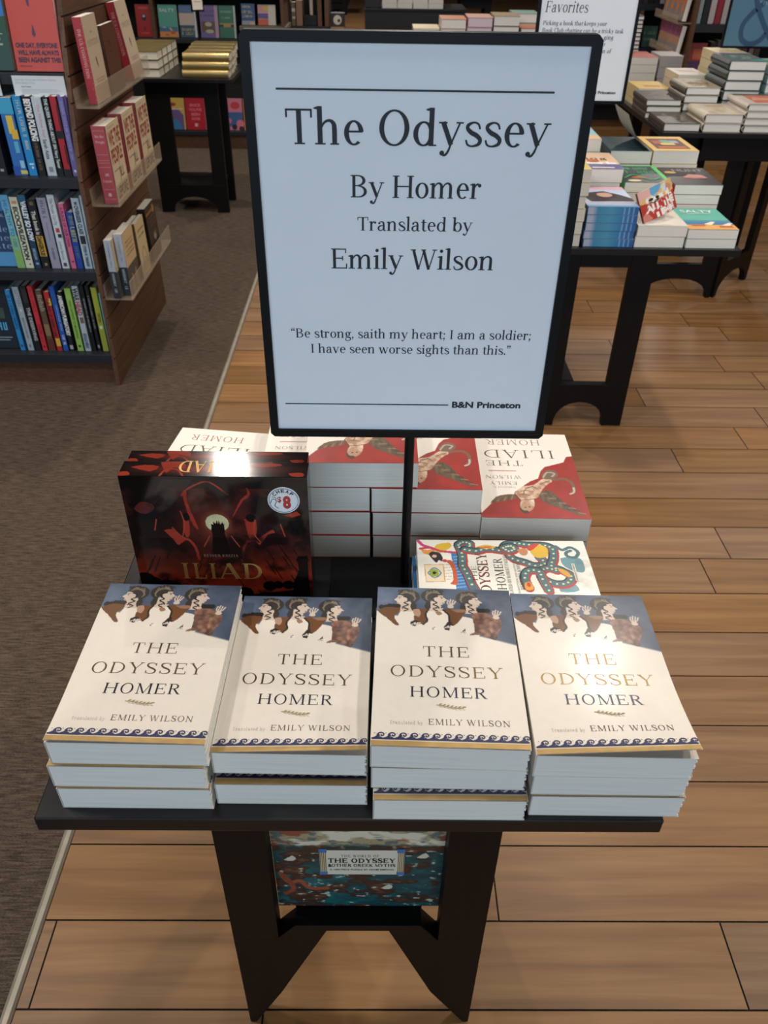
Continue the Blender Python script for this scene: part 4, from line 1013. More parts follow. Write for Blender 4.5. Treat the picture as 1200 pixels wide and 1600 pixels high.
S(-1.116, -1.081, z1, Y1, .238, 'b9c3cb', 'pale grey book with a small pink title on the upper shelf', G1, [('t', 'The Hollow Half', .92, .5, .3, 'c27888', .55, .0), ('t', 'Sarah Aziza', .48, .22, .36, '3a4048', .5), ('b', .05, .12, .3, .7, '7f8890')])
S(-1.080, -1.058, z1, Y1, .240, '15191d', 'narrow black book, THE QUEER THING ABOUT SIN in white', G1, [('t', 'THE QUEER THING ABOUT SIN', .98, .35, .5, 'd6dadc', .5, .02), ('t', 'Harry Tanner', .33, .1, .5, 'd6dadc', .5)])
S(-1.0575, -1.032, z1, Y1, .242, 'a3222c', 'red spined book with a black band on the upper shelf', G1, [('b', .48, .58, 0, 1, '1a171c'), ('b', 0, .09, 0, 1, '1a171c'), ('b', .58, .9, .75, 1, '3a1016'), ('b', .15, .4, .7, 1, '4a1218')])
S(-1.0305, -1.0085, z1, Y1, .242, '6a64a4', 'purple book nearest the end panel on the upper shelf', G1, [('w', .94, .2, .35, 'a39cc0', .5), ('b', .05, .08, .35, .7, 'd8d6e4')])
# top shelf: face-out books and card
book('hardcover_book', 'green and blue face-out book cut by the left edge of the picture', 'book', None, .155, .235, .03, face_out(-1.325, 2.905, 1.0585, .03, 7), front='27443a', spine='8a5038', hard=True,
     fdec=[(rect(0, .155, .13, .235), ink('2f6fb4')), (rect(.02, .14, .10, .105) + rect(.03, .13, .085, .09) + rect(.02, .135, .07, .075) + rect(.03, .12, .055, .06), ink('93a88c')), ([[(0, .12), (.155, .10), (.155, .15), (.09, .14)]], ink('234a36'))])
orw = .148
book('hardcover_book', 'orange-red face-out book reading One Day, Everyone Will Have Always Been Against This', 'book', None, orw, .222, .026, face_out(-1.157, 2.90, 1.0585, .026, 7), front='b8402f', spine='8c2d22', hard=True,
     fdec=[(sansc('ONE DAY, EVERYONE', .074, .0655, .0135, .132, .05) + sansc('WILL HAVE ALWAYS', .076, .0455, .0135, .130, .05) + sansc('BEEN AGAINST THIS', .077, .0255, .0135, .134, .05), ink('3a2438')), (sansc('OMAR EL AKKAD', .03, .0125, .004, .04, .02), ink('6a2a28')),
           ([[(.066, .102), (.072, .130), (.078, .102), (.073, .094)], [(.06, .22), (.075, .222), (.072, .175), (.067, .178)]], ink('473650'))])
cw, chh = .166, .060
card = MB(); card.box(-1.171, -1.171 + cw, yf_at(1.03) - .0085, yf_at(1.03) - .0075, .993, .993 + chh, mat('c9d0d4', .6, name='white_card'))
cl = [(serif('One Day, Everyone Will Have Always', -1.163, -1.03, 1.0395, .0042, wt=.8) + serif('Been Against This', -1.163, -1.10, 1.0305, .0042, wt=.8), ink('6a7078')), (sans('Omar El Akkad', -1.147, -1.115, 1.020, .0035, .02), ink('50565c')), (rect(-1.147, -1.03, 1.0135, 1.0145) + rect(-1.147, -1.022, 1.0095, 1.0105) + rect(-1.147, -1.035, 1.0055, 1.0065) + rect(-1.147, -1.095, 1.0015, 1.0025), ink('9aa0a6')), (sans('$28.00', -1.06, -1.03, .9985, .003, .02), ink('5a5f66'))]
for pol, m in cl:
    for p in pol: card.add([(x, yf_at(1.03) - .0088, z) for x, z in p], [tuple(range(len(p)))], m)
tag(link('shelf_card', card.mesh('shelf_card', fix=False)), 'white printed card hanging on the shelf edge below the orange-red book', 'shelf card')
tag(MB().box(-1.36, -1.213, yf_at(1.03) - .0085, yf_at(1.03) - .0075, .994, 1.054, mat('c9d0d4', .6)).build('shelf_card'), 'white shelf card cut off by the left picture edge', 'shelf card')
# middle shelf
G2 = 'books on the middle shelf of the left bookcase'; z2 = .4432; Y2 = 2.832
book('hardcover_book', 'navy face-out book with scattered white letters at the left end of the middle shelf', 'book', None, .15, .24, .025, face_out(-1.444, 2.84, z2, .025, 6), front='1d3560', hard=True,
     fdec=[(rect(0, .15, .19, .24), ink('3a78ad')), (rect(0, .15, 0, .05), ink('4a8ab8')), (marks(.05, .14, .17, .01, 9) + serif('able', .07, .14, .12, .02, .1, .7) + serif('the', .08, .14, .09, .02, .1, .7) + serif('vate', .06, .145, .062, .02, .1, .7), ink('9fb4cc'))])
S(-1.2925, -1.2645, z2, Y2, .253, '6fb0c4', 'blue-to-green book reading HEALTHY TO 100 on the middle shelf', G2, [('b', 0, .25, 0, 1, '7fae62'), ('b', .25, .45, 0, 1, '7bb08c'), ('b', .8, 1, 0, 1, '62a3cc'), ('t', 'HEALTHY TO 100', .93, .3, .48, '2d5a80', .5, .0)])
S(-1.264, -1.2315, z2, Y2, .246, 'c9cdb8', 'cream book reading ECOCIVILIZATION in black on the middle shelf', G2, [('b', .91, .95, .25, .8, 'c98a6a'), ('t', 'ECOCIVILIZATION', .87, .12, .5, '25282a', .5, .05), ('b', .05, .065, .5, .7, '25282a')])
S(-1.2305, -1.2055, z2, Y2, .254, '1f3c56', 'dark blue book reading VALLEY SO LOW on the middle shelf', G2, [('b', .9, 1, 0, 1, '2c5f80'), ('t', 'VALLEY SO LOW', .92, .38, .7, 'd8e0e6', .55, .05), ('t', 'JARED SULLIVAN', .28, .12, .4, 'a9c0d0', .5), ('b', .05, .08, .3, .7, '8aa6ba')])
S(-1.205, -1.173, z2, Y2, .239, '171a1f', 'black book with a yellow block, That Book Is Dangerous', G2, [('t', 'That book is', .84, .5, .45, 'd6d4c8', .5), ('b', .18, .48, .12, .9, 'c79a3a'), ('t', 'DANGEROUS!', .47, .19, .5, '1c1a18', .5, .05), ('b', .92, .97, .3, .7, '6a5c3c'), ('b', .04, .08, .4, .7, '8a7a58')])
S(-1.1705, -1.1345, z2, Y2, .245, '9494a8', 'wide lavender-grey book on the middle shelf', G2, [('w', .96, .7, .35, '4b4c60', .5), ('b', .4, .66, .47, .52, '6a6a80'), ('w', .3, .12, .2, '5d5d72', .5)])
S(-1.134, -1.1045, z2, Y2, .256, 'c2ccd6', 'white book reading The People Can Fly with a red and black bird', G2, [('t', 'The People Can Fly', .95, .6, .38, '4d5860', .5, .0), ('b', .50, .56, .3, .75, 'b03a38'), ('b', .43, .48, .4, .85, '22252a'), ('t', 'Joshua Bennett', .38, .12, .32, '5d6870', .5, .0), ('b', .03, .08, .3, .7, '3a4048')])
S(-1.0995, -1.081, z2, Y2, .226, 'c9668c', 'pink book reading A PLACE OF OUR OWN on the middle shelf', G2, [('t', 'A PLACE OF OUR OWN', .95, .35, .55, '5a2a48', .5, .03), ('b', .10, .12, .3, .8, '5a2a48')], hard=False)
S(-1.0805, -1.054, z2, Y2, .197, '23449a', 'short royal blue book with yellow lettering on the middle shelf', G2, [('w', .94, .75, .5, '8aa048', .6), ('w', .75, .42, .62, 'b9bc48', .55), ('w', .4, .18, .35, '6f8a5c', .5)])
S(-1.053, -1.0215, z2, Y2, .245, 'aec0cc', 'pale blue book reading OVERSEER CLASS on the middle shelf', G2, [('b', .91, .95, .35, .65, '4a5058'), ('t', 'OVERSEER CLASS', .9, .5, .45, '23282e', .5, .04), ('b', .36, .48, .2, .8, '23282e'), ('t', 'STEVEN W. THRASHER', .34, .03, .35, '23282e', .5, .03)])
S(-1.021, -1.0075, z2, Y2, .255, 'a9bcc8', 'pale blue book against the end panel on the middle shelf', G2, [('w', .6, .2, .5, '5f707c', .5)], hard=False)
# bottom shelf
G3 = 'books on the bottom shelf of the left bookcase'; z3 = .1302; Y3 = 2.812
book('hardcover_book', 'dark face-out book with big cyan letters at the left end of the bottom shelf', 'book', None, .15, .235, .025, face_out(-1.512, 2.825, z3, .025, 6), front='15222c', hard=True,
     fdec=[(marks(.03, .145, .165, .045, 2) + marks(.04, .145, .07, .03, 5), ink('4fa3d0')), (rect(.02, .13, .04, .044) + rect(.02, .12, .03, .034), ink('7f8c94')), (rect(.05, .12, .115, .155), ink('3c4a40'))])
S(-1.357, -1.335, z3, Y3, .237, '2f84c0', 'sky blue book with dark blue lettering at the left of the bottom shelf', G3, [('w', .92, .35, .5, '1c3f66', .5), ('b', .06, .1, .3, .7, '3a4a60')])
S(-1.3285, -1.3015, z3, Y3, .249, '9aa7b0', 'silvery grey book reading LETTERS on the bottom shelf', G3, [('t', 'LETTERS', .95, .7, .5, '56626a', .55, .0), ('w', .55, .2, .25, '66727a', .5), ('b', .62, .66, .45, .6, 'd0d8dc'), ('b', .05, .1, .4, .6, '5a666e')])
S(-1.300, -1.2745, z3, Y3, .252, '1a1b1f', 'black book reading THE DESERVING on the bottom shelf', G3, [('t', 'THE DESERVING', .68, .16, .5, 'b8bcc0', .55, .02), ('b', .75, .97, .2, .9, '2c2a2a')])
S(-1.273, -1.2505, z3, Y3, .252, 'c0353c', 'plain bright red book on the bottom shelf', G3, [('w', .95, .62, .4, '7a2428', .5), ('w', .42, .12, .4, '7a2428', .5), ('b', .05, .08, .35, .65, '5a1c20')])
S(-1.247, -1.2215, z3, Y3, .238, '5d4a3c', 'brown photo-covered book reading Rehab on the bottom shelf', G3, [('t', 'Rehab', .93, .66, .68, 'b8aca0', .55, .0, True), ('b', .25, .45, .1, .9, '8a6a50'), ('b', 0, .2, 0, 1, '5a2e26')])
S(-1.218, -1.1945, z3, Y3, .231, 'b02c30', 'red book with yellow blocks, The End of Respectability', G3, [('b', .78, .9, .5, .95, 'd0a838'), ('t', 'THE END OF RESPECTABILITY', .9, .15, .45, '3a1a1c', .45, .04), ('b', .08, .22, .2, .9, 'd0a838')])
S(-1.194, -1.171, z3, Y3, .252, '2453a4', 'blue book with small white capitals on the bottom shelf', G3, [('w', .72, .3, .3, '9fb8da', .6), ('w', .25, .08, .45, 'dfe6f0', .55)])
S(-1.169, -1.149, z3, Y3, .232, '1c1d20', 'dark book reading AMERICAN PURGATORY in bold white', G3, [('t', 'AMERICAN PURGATORY', .95, .26, .7, 'd4d6d8', .5, .06), ('b', .03, .10, .2, .8, 'a9a4ac')])
S(-1.140, -1.1135, z3, Y3, .245, '8fb858', 'lime green book with a dark green dot on the bottom shelf', G3, [('t', 'WHAT HAPPENED TO MILLENNIALS', .82, .2, .32, '47652c', .5, .03), ('b', .06, .1, .3, .65, '33501f')])
S(-1.111, -1.0855, z3, Y3, .255, 'a9b6bc', 'grey book reading WARHEAD in red and black brush letters', G3, [('t', 'WAR', .97, .78, .72, '22262c', .5, .04), ('t', 'HEAD', .77, .56, .72, 'a03a40', .5, .04), ('b', .44, .53, .3, .8, '6a5a40'), ('t', 'NICHOLAS WRIGHT', .28, .04, .5, '2f4a78', .5, .04)])
S(-1.082, -1.0655, z3, Y3, .26, '15171b', 'first of two thin black books between the grey and the olive one', G3, [('w', .8, .3, .35, 'a9acb0', .5)])
S(-1.0633, -1.047, z3, Y3, .257, '17191c', 'second of two thin black books, touching the olive-yellow one', G3, [('w', .85, .35, .35, '9a9da2', .5), ('b', .05, .1, .3, .7, '8a8a8a')])
S(-1.0435, -1.0185, z3, Y3, .25, '9aa03c', 'olive-yellow book near the end panel on the bottom shelf', G3, [('w', .6, .45, .4, '3f4420', .5), ('b', .36, .41, .3, .7, 'd2d8d4')])
S(-1.0175, -1.0075, z3, Y3, .227, '5aa9a8', 'thin teal book squeezed against the end panel on the bottom shelf', G3, hard=False)

# clear trays on the slatted end panel and the books standing in them
AC = bpy.data.materials.new('clear_acrylic'); AC.use_nodes = True
_nt = AC.node_tree; _b = _nt.nodes['Principled BSDF']
_b.inputs['Base Color'].default_value = (*lin('c9b8a2'), 1); _b.inputs['Roughness'].default_value = .12; _b.inputs['Specular IOR Level'].default_value = .6
_tr = _nt.nodes.new('ShaderNodeBsdfTransparent'); _mx = _nt.nodes.new('ShaderNodeMixShader'); _mx.inputs[0].default_value = .26
_nt.links.new(_tr.outputs[0], _mx.inputs[1]); _nt.links.new(_b.outputs[0], _mx.inputs[2]); _nt.links.new(_mx.outputs[0], _nt.nodes['Material Output'].inputs[0])
def tray(zf, slope, y0, y1, label, lipx=-.868, liph=.062):
    mb = MB(); zb = zf + slope * (y1 - y0)
    def sl(x0, x1, h0, h1):
        vs = [(x, y, z + h) for h in (h0, h1) for (y, z) in ((y0, zf), (y1, zb)) for x in (x0, x1)]
        mb.add(vs, [(0, 2, 3, 1), (4, 5, 7, 6), (0, 1, 5, 4), (2, 6, 7, 3), (0, 4, 6, 2), (1, 3, 7, 5)], AC)
    sl(XE + .0012, lipx, -.006, -.001); sl(lipx - .0038, lipx, -.0008, liph); sl(XE + .0012, XE + .005, -.0008, .05)
    o = mb.build('display_tray'); return tag(o, label, 'book tray')
tray(.963, 0, 2.885, 3.60, 'upper clear acrylic tray on the slatted end panel, holding constitution books', -.912)
tray(.660, 0, 2.855, 3.52, 'middle clear acrylic tray on the slatted end panel, holding maroon-spined books', -.893)
tray(.345, 0, 2.80, 3.46, 'lowest clear acrylic tray on the slatted end panel, holding mixed paperbacks', -.889)
def tz(zf, s, y0, y): return zf + s * (y - y0) + .0005
us_f = lambda W, L: [(sansc('U.S.', W / 2, L * .80, .006, W * .2) + serif('CONSTITUTION', W * .12, W * .9, L * .66, .017, .05, .7), ink('8f8478')), ([[(W * .46, L * .50), (W * .52, L * .40), (W * .55, L * .41), (W * .52, L * .53)]], ink('3a332e')), (rect(W * .2, W * .85, L * .265, L * .275) + rect(W * .25, W * .8, L * .235, L * .245), ink('9a8c7c'))]
US = 'cbb79c'
book('paperback_book', 'cream constitution book with red spine at the near end of the upper tray', 'book', 'constitution books', .15, .246, .029, spine_out(-.954, 2.925, tz(.963, 0, 2.885, 2.925) , 2.), front=US, spine='a3262f', back='a3262f',
     fdec=us_f(.15, .246), sdec=[spine_text('THE U.S. CONSTITUTION', .029, .246, .215, .075, .34, .02, serif, ink('d9c7b8')), ([q for i in range(14) for q in rect(.022 + .003 * (i % 2), .0235 + .003 * (i % 2), .01 + .0165 * i, .0125 + .0165 * i)], ink('cf9a4a'))])
book('paperback_book', 'brown booklet leaning between the two cream constitution books', 'book', None, .16, .205, .016, spine_out(-.938, 3.11, tz(.963, 0, 2.885, 3.16), 3.), front='5c3322', spine='4a2c20', fdec=[(rect(.05, .08, .15, .154) + rect(.055, .08, .14, .143) + rect(.05, .075, .12, .123), ink('3d2116'))])
book('paperback_book', 'cream constitution book tilted at the far end of the upper tray', 'book', 'constitution books', .15, .25, .032, spine_out(-.953, 3.40, tz(.963, 0, 2.885, 3.40), 8.), front=US, spine='a3262f', back='a3262f', fdec=us_f(.15, .25), sdec=[spine_text('THE U.S. CONSTITUTION', .033, .25, .22, .08, .34, .02, serif, ink('d9c7b8'))])
def we_f(W, L):
    R = ink('96382c'); N = ink('3b352e')
    return [(sans('WE THE', W * .1, W * .93, L * .72, .047, .03) + sans('PEOPLE', W * .1, W * .9, L * .50, .046, .03), R), (sans('JILL', W * .45, W * .8, L * .28, .035, .0), N), (sans('LEPORE', W * .1, W * .9, L * .05, .036, .02), N), (rect(W * .08, W * .5, L * .40, L * .408) + stroke([(W * .5, L * .40), (W * .55, L * .46), (W * .5, L * .5)], .0015), N), (rect(W * .15, W * .6, L * .95, L * .957), ink('a89878'))]
we_s = [(serif('We the', .010, .040, .211, .0085, .03, 1.2) + serif('People', .010, .040, .194, .0085, .03, 1.2) + serif('Jill', .016, .034, .090, .0085, .03, 1.2) + serif('Lepore', .010, .040, .070, .0085, .03, 1.2), ink('d9b8b4')), ([q for y in (.232, .158, .14, .132, .118, .046, .014) for q in rect(.006, .044, y, y + .0012)], ink('c08a88')), (rect(.02, .03, .024, .034), ink('d0a8a4'))]
for k, (yy, nm) in enumerate(((2.872, 'nearest'), (3.075, 'middle'), (3.278, 'farthest'))):
    book('hardcover_book', 'We the People book with maroon spine, %s of three in the middle tray' % nm, 'book', 'We the People books in the middle tray', .158, .247, .05, spine_out(-.950, yy, tz(.660, 0, 2.855, yy + .005), 0.5), front='d9c7a6', spine='a3444a', back='8f3a40', fdec=we_f(.158, .247), sdec=we_s, hard=True, ckey='we', page=PAGE_DIM)
cf = lambda W, L: [(rect(0, W, 0, L * .45), ink('4d4a44')), ([[(W * .2, 0), (W * .3, L * .3), (W * .45, L * .28), (W * .5, 0)], [(W * .55, L * .02), (W * .65, L * .34), (W * .8, L * .3), (W * .9, 0)]], ink('8a7a60')), ([q for y in (.8, .74, .66, .6) for q in marks(W * .2, W * .9, L * y, .007, int(y * 100))], ink('b08c58'))]
cs_ = lambda T, L: [(rect(0, T, 0, L * .47), ink('1f2b33')), spine_text('a', T, L, L * .44, L * .1, .35, .02, marks_s, ink('a9b0b4')), spine_text('b', T, L, L * .95, L * .55, .22, .0, marks_s, ink('8f98a4'))]
zt3 = lambda y: tz(.345, 0, 2.80, y)
book('paperback_book', 'slim cream and navy paperback at the near end of the lowest tray, by the panel', 'book', 'paperbacks in the lowest tray', .12, .21, .026, spine_out(-.9575, 2.80, zt3(2.80), 0), front='cdb992', spine='a5acb6', fdec=cf(.12, .21), sdec=cs_(.026, .21), page=PAGE_DIM)
book('paperback_book', 'cream and navy paperback standing in front in the lowest tray', 'book', 'paperbacks in the lowest tray', .14, .222, .029, spine_out(-.929, 2.83, zt3(2.83), 0), front='cdb28a', spine='a5acb6', fdec=cf(.14, .222), sdec=cs_(.029, .222), page=PAGE_DIM)
df = lambda W, L: [(marks(W * .2, W * .9, L * .80, .008, 3) + marks(W * .2, W * .85, L * .70, .008, 4), ink('7a6440')), (stroke([(W * .3, L * .1), (W * .35, L * .4), (W * .55, L * .5), (W * .75, L * .35), (W * .8, L * .15)], .004) + stroke([(W * .45, L * .12), (W * .5, L * .3), (W * .65, L * .25)], .003), ink('8a7038'))]
book('paperback_book', 'thin cream booklet behind the drawing-covered one in the lowest tray', 'book', 'paperbacks in the lowest tray', .12, .205, .016, spine_out(-.930, 2.99, zt3(2.99), 1.), front='cbb88e', spine='6a5a40', page=PAGE_DIM)
book('paperback_book', 'cream booklet with a brown line drawing in the lowest tray', 'book', 'paperbacks in the lowest tray', .125, .205, .014, spine_out(-.910, 3.0, zt3(3.0), 1.), front='cbb88e', spine='5d4d34', fdec=df(.125, .205), page=PAGE_DIM)
book('paperback_book', 'black book with round gold seal at the far end of the lowest tray', 'book', 'paperbacks in the lowest tray', .145, .205, .032, spine_out(-.930, 3.185, zt3(3.18), 2.), front='17140f', spine='17140f', page=PAGE_DIM,
     fdec=[(disc(.115, .178, .016, 20), ink('9a6f48')), (rect(.0, .1, .172, .182), ink('8a5a3c')), ([q for y in (.155, .14, .125) for q in rect(.03, .125, y, y + .004)] + [q for y in (.035, .022) for q in rect(.03, .12, y, y + .003)], ink('5a5048')), ([[(.06, .08), (.07, .10), (.085, .085), (.095, .105), (.10, .075), (.08, .06)]], ink('8f8478'))])

# ================================================================== TABLE OF PAPERBACKS, RIGHT BEHIND THE SIGN
R1Z = .69
display_table('black wooden display table of bright paperbacks right behind the sign', .435, 1.092, 2.375, 3.12, R1Z, .572, .890, 2.512, 2.985, 'arc', .085, .078, rear=(.44, .622), shelf_x=(.58, .700))
def pile(xl, y0, W, L, spec, zt, group=None, jitter=.003, page=None, hard=False, bulge=0., seed=0, fdec=None, ang=0., name=None):
    """spec: list from bottom: (thickness, cover colour, spine colour, label); the last gets fdec"""
    r = random.Random(seed); z = zt; out = []
    for i, (T, c, s, lab) in enumerate(spec):
        topm = i == len(spec) - 1
        out.append(book(name or ('hardcover_book' if hard else 'paperback_book'), lab, 'book', group, W, L, T, near_left(xl + r.uniform(-jitter, jitter), y0 + r.uniform(0, jitter), z, ang + r.uniform(-.6, .6)), front=c, spine=s, fdec=fdec if topm else None, hard=hard, bulge=bulge, page=page))
        z += T + .0008
    return out
ORD = {1: [''], 2: ['bottom', 'top'], 3: ['bottom', 'middle', 'top'], 4: ['bottom', 'second', 'third', 'top'], 5: ['bottom', 'second', 'middle', 'fourth', 'top'], 6: ['bottom', 'second', 'third', 'fourth', 'fifth', 'top']}
def named(n, T, c, s, what):
    return [(T, c, s, '%s, %s of its stack' % (what, o) if o else what) for o in ORD[n]]
BW, BLn = .148, .215
GP = 'paperbacks on the table behind the sign'
pile(.462, 2.392, .146, BLn, named(6, .0357, 'd8c27a', 'c9b48a', 'cream-edged paperback beside the sign frame'), R1Z, GP, seed=1, fdec=[(rect(.01, .136, .12, .2), ink('e6cf80'))], page=PAGE_DIM)
BLUE_E = mat('2f7fae', .6, name='sprayed_blue_edges')
_nt = BLUE_E.node_tree; _tc = _nt.nodes.new('ShaderNodeTexCoord'); _sp = _nt.nodes.new('ShaderNodeSeparateXYZ'); _cr = _nt.nodes.new('ShaderNodeValToRGB'); _mp = _nt.nodes.new('ShaderNodeMath')
_mp.operation = 'DIVIDE'; _mp.inputs[1].default_value = .150
_nt.links.new(_tc.outputs['Object'], _sp.inputs[0]); _nt.links.new(_sp.outputs[0], _mp.inputs[0]); _nt.links.new(_mp.outputs[0], _cr.inputs[0]); _nt.links.new(_cr.outputs[0], _nt.nodes['Principled BSDF'].inputs['Base Color'])
_e = _cr.color_ramp.elements; _e[0].position = .10; _e[0].color = (*lin('a9aebf'), 1); _e[1].position = 1; _e[1].color = (*lin('2a5f9c'), 1)
for _p, _c in ((.20, '3f86a8'), (.45, '4a94b4'), (.70, '2f7aac'), (.72, '8fb0cc'), (.74, '2f74ac'), (.79, '2f74ac'), (.81, '8fb0cc'), (.83, '2c6aa4'), (.88, '2c6aa4'), (.90, '86a4cc'), (.92, '2a5f9c')):
    _k = _e.new(_p); _k.color = (*lin(_c), 1)
pile(.6155, 2.392, .150, BLn, named(5, .0225, '8fa8c8', '3a6a9a', 'paperback with blue sprayed edges'), R1Z, GP, jitter=.0015, seed=2, page=BLUE_E,
     fdec=[(rect(0, .15, 0, .215), ink('b9c4da')), (rect(.0, .15, .185, .215), ink('d8a8b4')), ([[(.01, .10), (.03, .15), (.08, .165), (.12, .13), (.15, .09), (.15, .06), (.02, .055)]], ink('3a2b33')), (disc(.075, .125, .024, 14), ink('c9a08c')), (marks(.01, .14, .035, .02, 6), ink('d6c4d4')), (rect(0, .15, .0, .018), ink('6fa0c4'))])
m_ = pile(.772, 2.392, .148, BLn, named(2, .0315, 'd9cfc0', 'cfc4b4', 'plain ivory paperback under the curled comic'), R1Z, GP, seed=3)
# folded comic leaning, its cover curling over, on the ivory stack
def comic():
    W, L, T = .150, .088, .007
    A = Art(80, 50, 'b23a34'); A.poly([(0, 0), (1, 0), (1, .36), (.5, .44), (0, .40)], 'd8b070', 2); A.poly([(0, 0), (.34, 0), (.30, .22), (0, .30)], 'd8a8a4'); A.poly([(.30, 0), (.62, 0), (.5, .22), (.3, .3)], '5f9fc4', 2); A.ell(.34, .40, .16, .10, '2c2020'); A.ell(.80, .22, .14, .12, 'c98a78'); A.poly([(.6, .1), (.78, .0), (.74, .26), (.62, .3)], 'c9d2d6')
    A.poly([(.0, .8), (.08, .72), (.2, .95), (.1, 1), (0, 1)], 'd08070', 2)
    f = lambda X, Y: T + .0006 + .016 * np.sin(np.clip(np.asarray(X) / W, 0, 1) * 3.1) * (1 - np.asarray(Y) / L * .4)
    d = [(sans('COOL', .020, .135, .047, .019, .07) + sans('ALL THE', .012, .140, .024, .019, .07) + sans('TIME', .035, .130, .003, .018, .07), ink('e8e2d8'))]
    return join_meshes(sheet_mesh(A, W, L, f, d), shell_mesh(W, L, T, .0005, (ink('d8d0c4'), ink('8a3a34'), ink('5a3a34')), 0, None), 'cover')
_x = Vector((.78, .60, .16)).normalized(); _y = (Vector((-.10, .42, .90)) - _x * _x.dot(Vector((-.10, .42, .90)))).normalized()
book('comic_book', 'folded comic with white letters on red leaning on the ivory stack', 'book', None, .150, .088, .007, basis((.786, 2.402, R1Z + .0655), _x, _y, _x.cross(_y)), cover_me=comic())
SAL = [(rect(0, .15, .09, .215), ink('5fae9e')), (rect(0, .15, .07, .09), ink('4a86a0')), (rect(0, .15, 0, .045), ink('d8a05a')), (rect(0, .15, .045, .07), ink('3f7a9c')), ([[(.06, .05), (.09, .075), (.10, .07), (.08, .04)], [(.11, .04), (.14, .065), (.15, .06), (.13, .03)]], ink('e6d8c0')), (rect(.02, .06, .03, .045) + rect(.1, .14, .02, .035), ink('c0623a')), (sans('SALTY', .025, .128, .165, .026, .02), ink('e8eee6')), (rect(.04, .11, .15, .154), ink('cfe0d8'))]
pile(.9265, 2.392, .150, BLn, named(2, .027, '5fae9e', 'cfd6d0', 'teal beach-cover paperback reading SALTY at the right corner'), R1Z, GP, seed=4, fdec=SAL)
E_ = [(rect(0, .148, .06, .215), ink('d8b89a')), (rect(0, .148, 0, .06), ink('6a6a94')), (serif('ling', .035, .12, .12, .028, .05, 1.2), ink('4a3a34')), (sans('people', .02, .14, .065, .026, .08), ink('ece8ea')), (disc(.07, .105, .02, 14), ink('b5633c')), (rect(.05, .12, .01, .022), ink('e0cdd0'))]
pile(.622, 2.632, .146, BLn, named(4, .0400, 'd8b89a', 'c9b8b0', 'peach and lilac paperback behind the blue-edged stack'), R1Z, GP, seed=5, fdec=E_)
pile(.779, 2.632, .150, BLn, named(4, .0305, '3a4246', '59b868', 'dark paperback with glowing green cover art'), R1Z, GP, seed=6, fdec=[(rect(.135, .15, 0, .215) + rect(0, .15, .205, .215), ink('5fc46e')), (marks(.02, .12, .16, .022, 7), ink('4fae78')), (marks(.02, .13, .11, .03, 8), ink('3f9a60')), (disc(.06, .06, .026, 12, .012), ink('b5552f')), (disc(.035, .02, .022, 14, .012), ink('d6c898')), (stroke([(.01, .05), (.05, .09), (.09, .03), (.13, .06)], .006), ink('48a860'))])
pile(.9405, 2.632, .152, BLn, named(4, .0293, '33302f', 'b5393f', 'black thriller paperback with a red edge'), R1Z, GP, seed=7, fdec=[(sans('HUNT', .04, .14, .165, .03, .0), ink('a8a49c')), (disc(.025, .15, .02, 16, .014), ink('c0a060')), ([[(.05, .09), (.08, .13), (.12, .12), (.13, .085), (.09, .075)]], ink('c08a80')), (stroke([(.03, .06), (.09, .09), (.14, .05)], .002) + stroke([(.05, .05), (.12, .1)], .002), ink('b04a40'))])
pile(.600, 2.872, .149, BLn, named(5, .0392, '9cc4cc', 'b8ccd0', 'pale aqua paperback at the back beside the sign'), R1Z, GP, seed=8, fdec=[(rect(.1, .149, .0, .06), ink('d8b48c'))])
pile(.783, 2.872, .140, BLn, named(4, .0405, '27454f', '31505a', 'dark teal paperback behind the green-covered stack'), R1Z, GP, seed=9)
# its top cover stands curled open
cu = MB(); n = 14
prof_c = [(.925 - .010, .8555), (.90, .866), (.875, .885), (.852, .91), (.835, .94), (.822, .965)]
pc = smooth(prof_c, 4)
for (xa, za), (xb, zb) in zip(pc[:-1], pc[1:]):
    cu.add([(xa, 2.876, za), (xb, 2.876, zb), (xb, 3.07, zb), (xa, 3.07, za)], [(0, 1, 2, 3)], mat('b9b5a6', .6, name='inside_cover'))
    cu.add([(xa + .0012, 2.876, za), (xb + .0012, 2.876, zb), (xb + .0012, 3.07, zb), (xa + .0012, 3.07, za)], [(3, 2, 1, 0)], mat('b9b5a6', .6, name='inside_cover'))
top_teal = [o for o in bpy.data.objects if o.get('label') == 'dark teal paperback behind the green-covered stack, top of its stack'][0]
inv = top_teal.matrix_world.inverted()
cu.v = [tuple(inv @ Vector(p)) for p in cu.v]
oo = link('raised_cover', cu.mesh('raised_cover', fix=False), top_teal); oo['label'] = 'pale inside of the cover curling upright'
pile(.929, 2.872, .155, BLn, named(4, .0410, 'd9ae54', 'd0a850', 'mustard yellow paperback at the back right of the table'), R1Z, GP, seed=10, fdec=[(rect(.02, .135, .03, .18), ink('6a4a3a')), (rect(.03, .06, .1, .15), ink('b05a4a')), (rect(.06, .09, .08, .16), ink('7fa08a')), (rect(.09, .12, .11, .15), ink('9aa8b4')), (rect(.03, .125, .035, .06), ink('c06a48')), (rect(.05, .1, .08, .11), ink('d8c070'))])

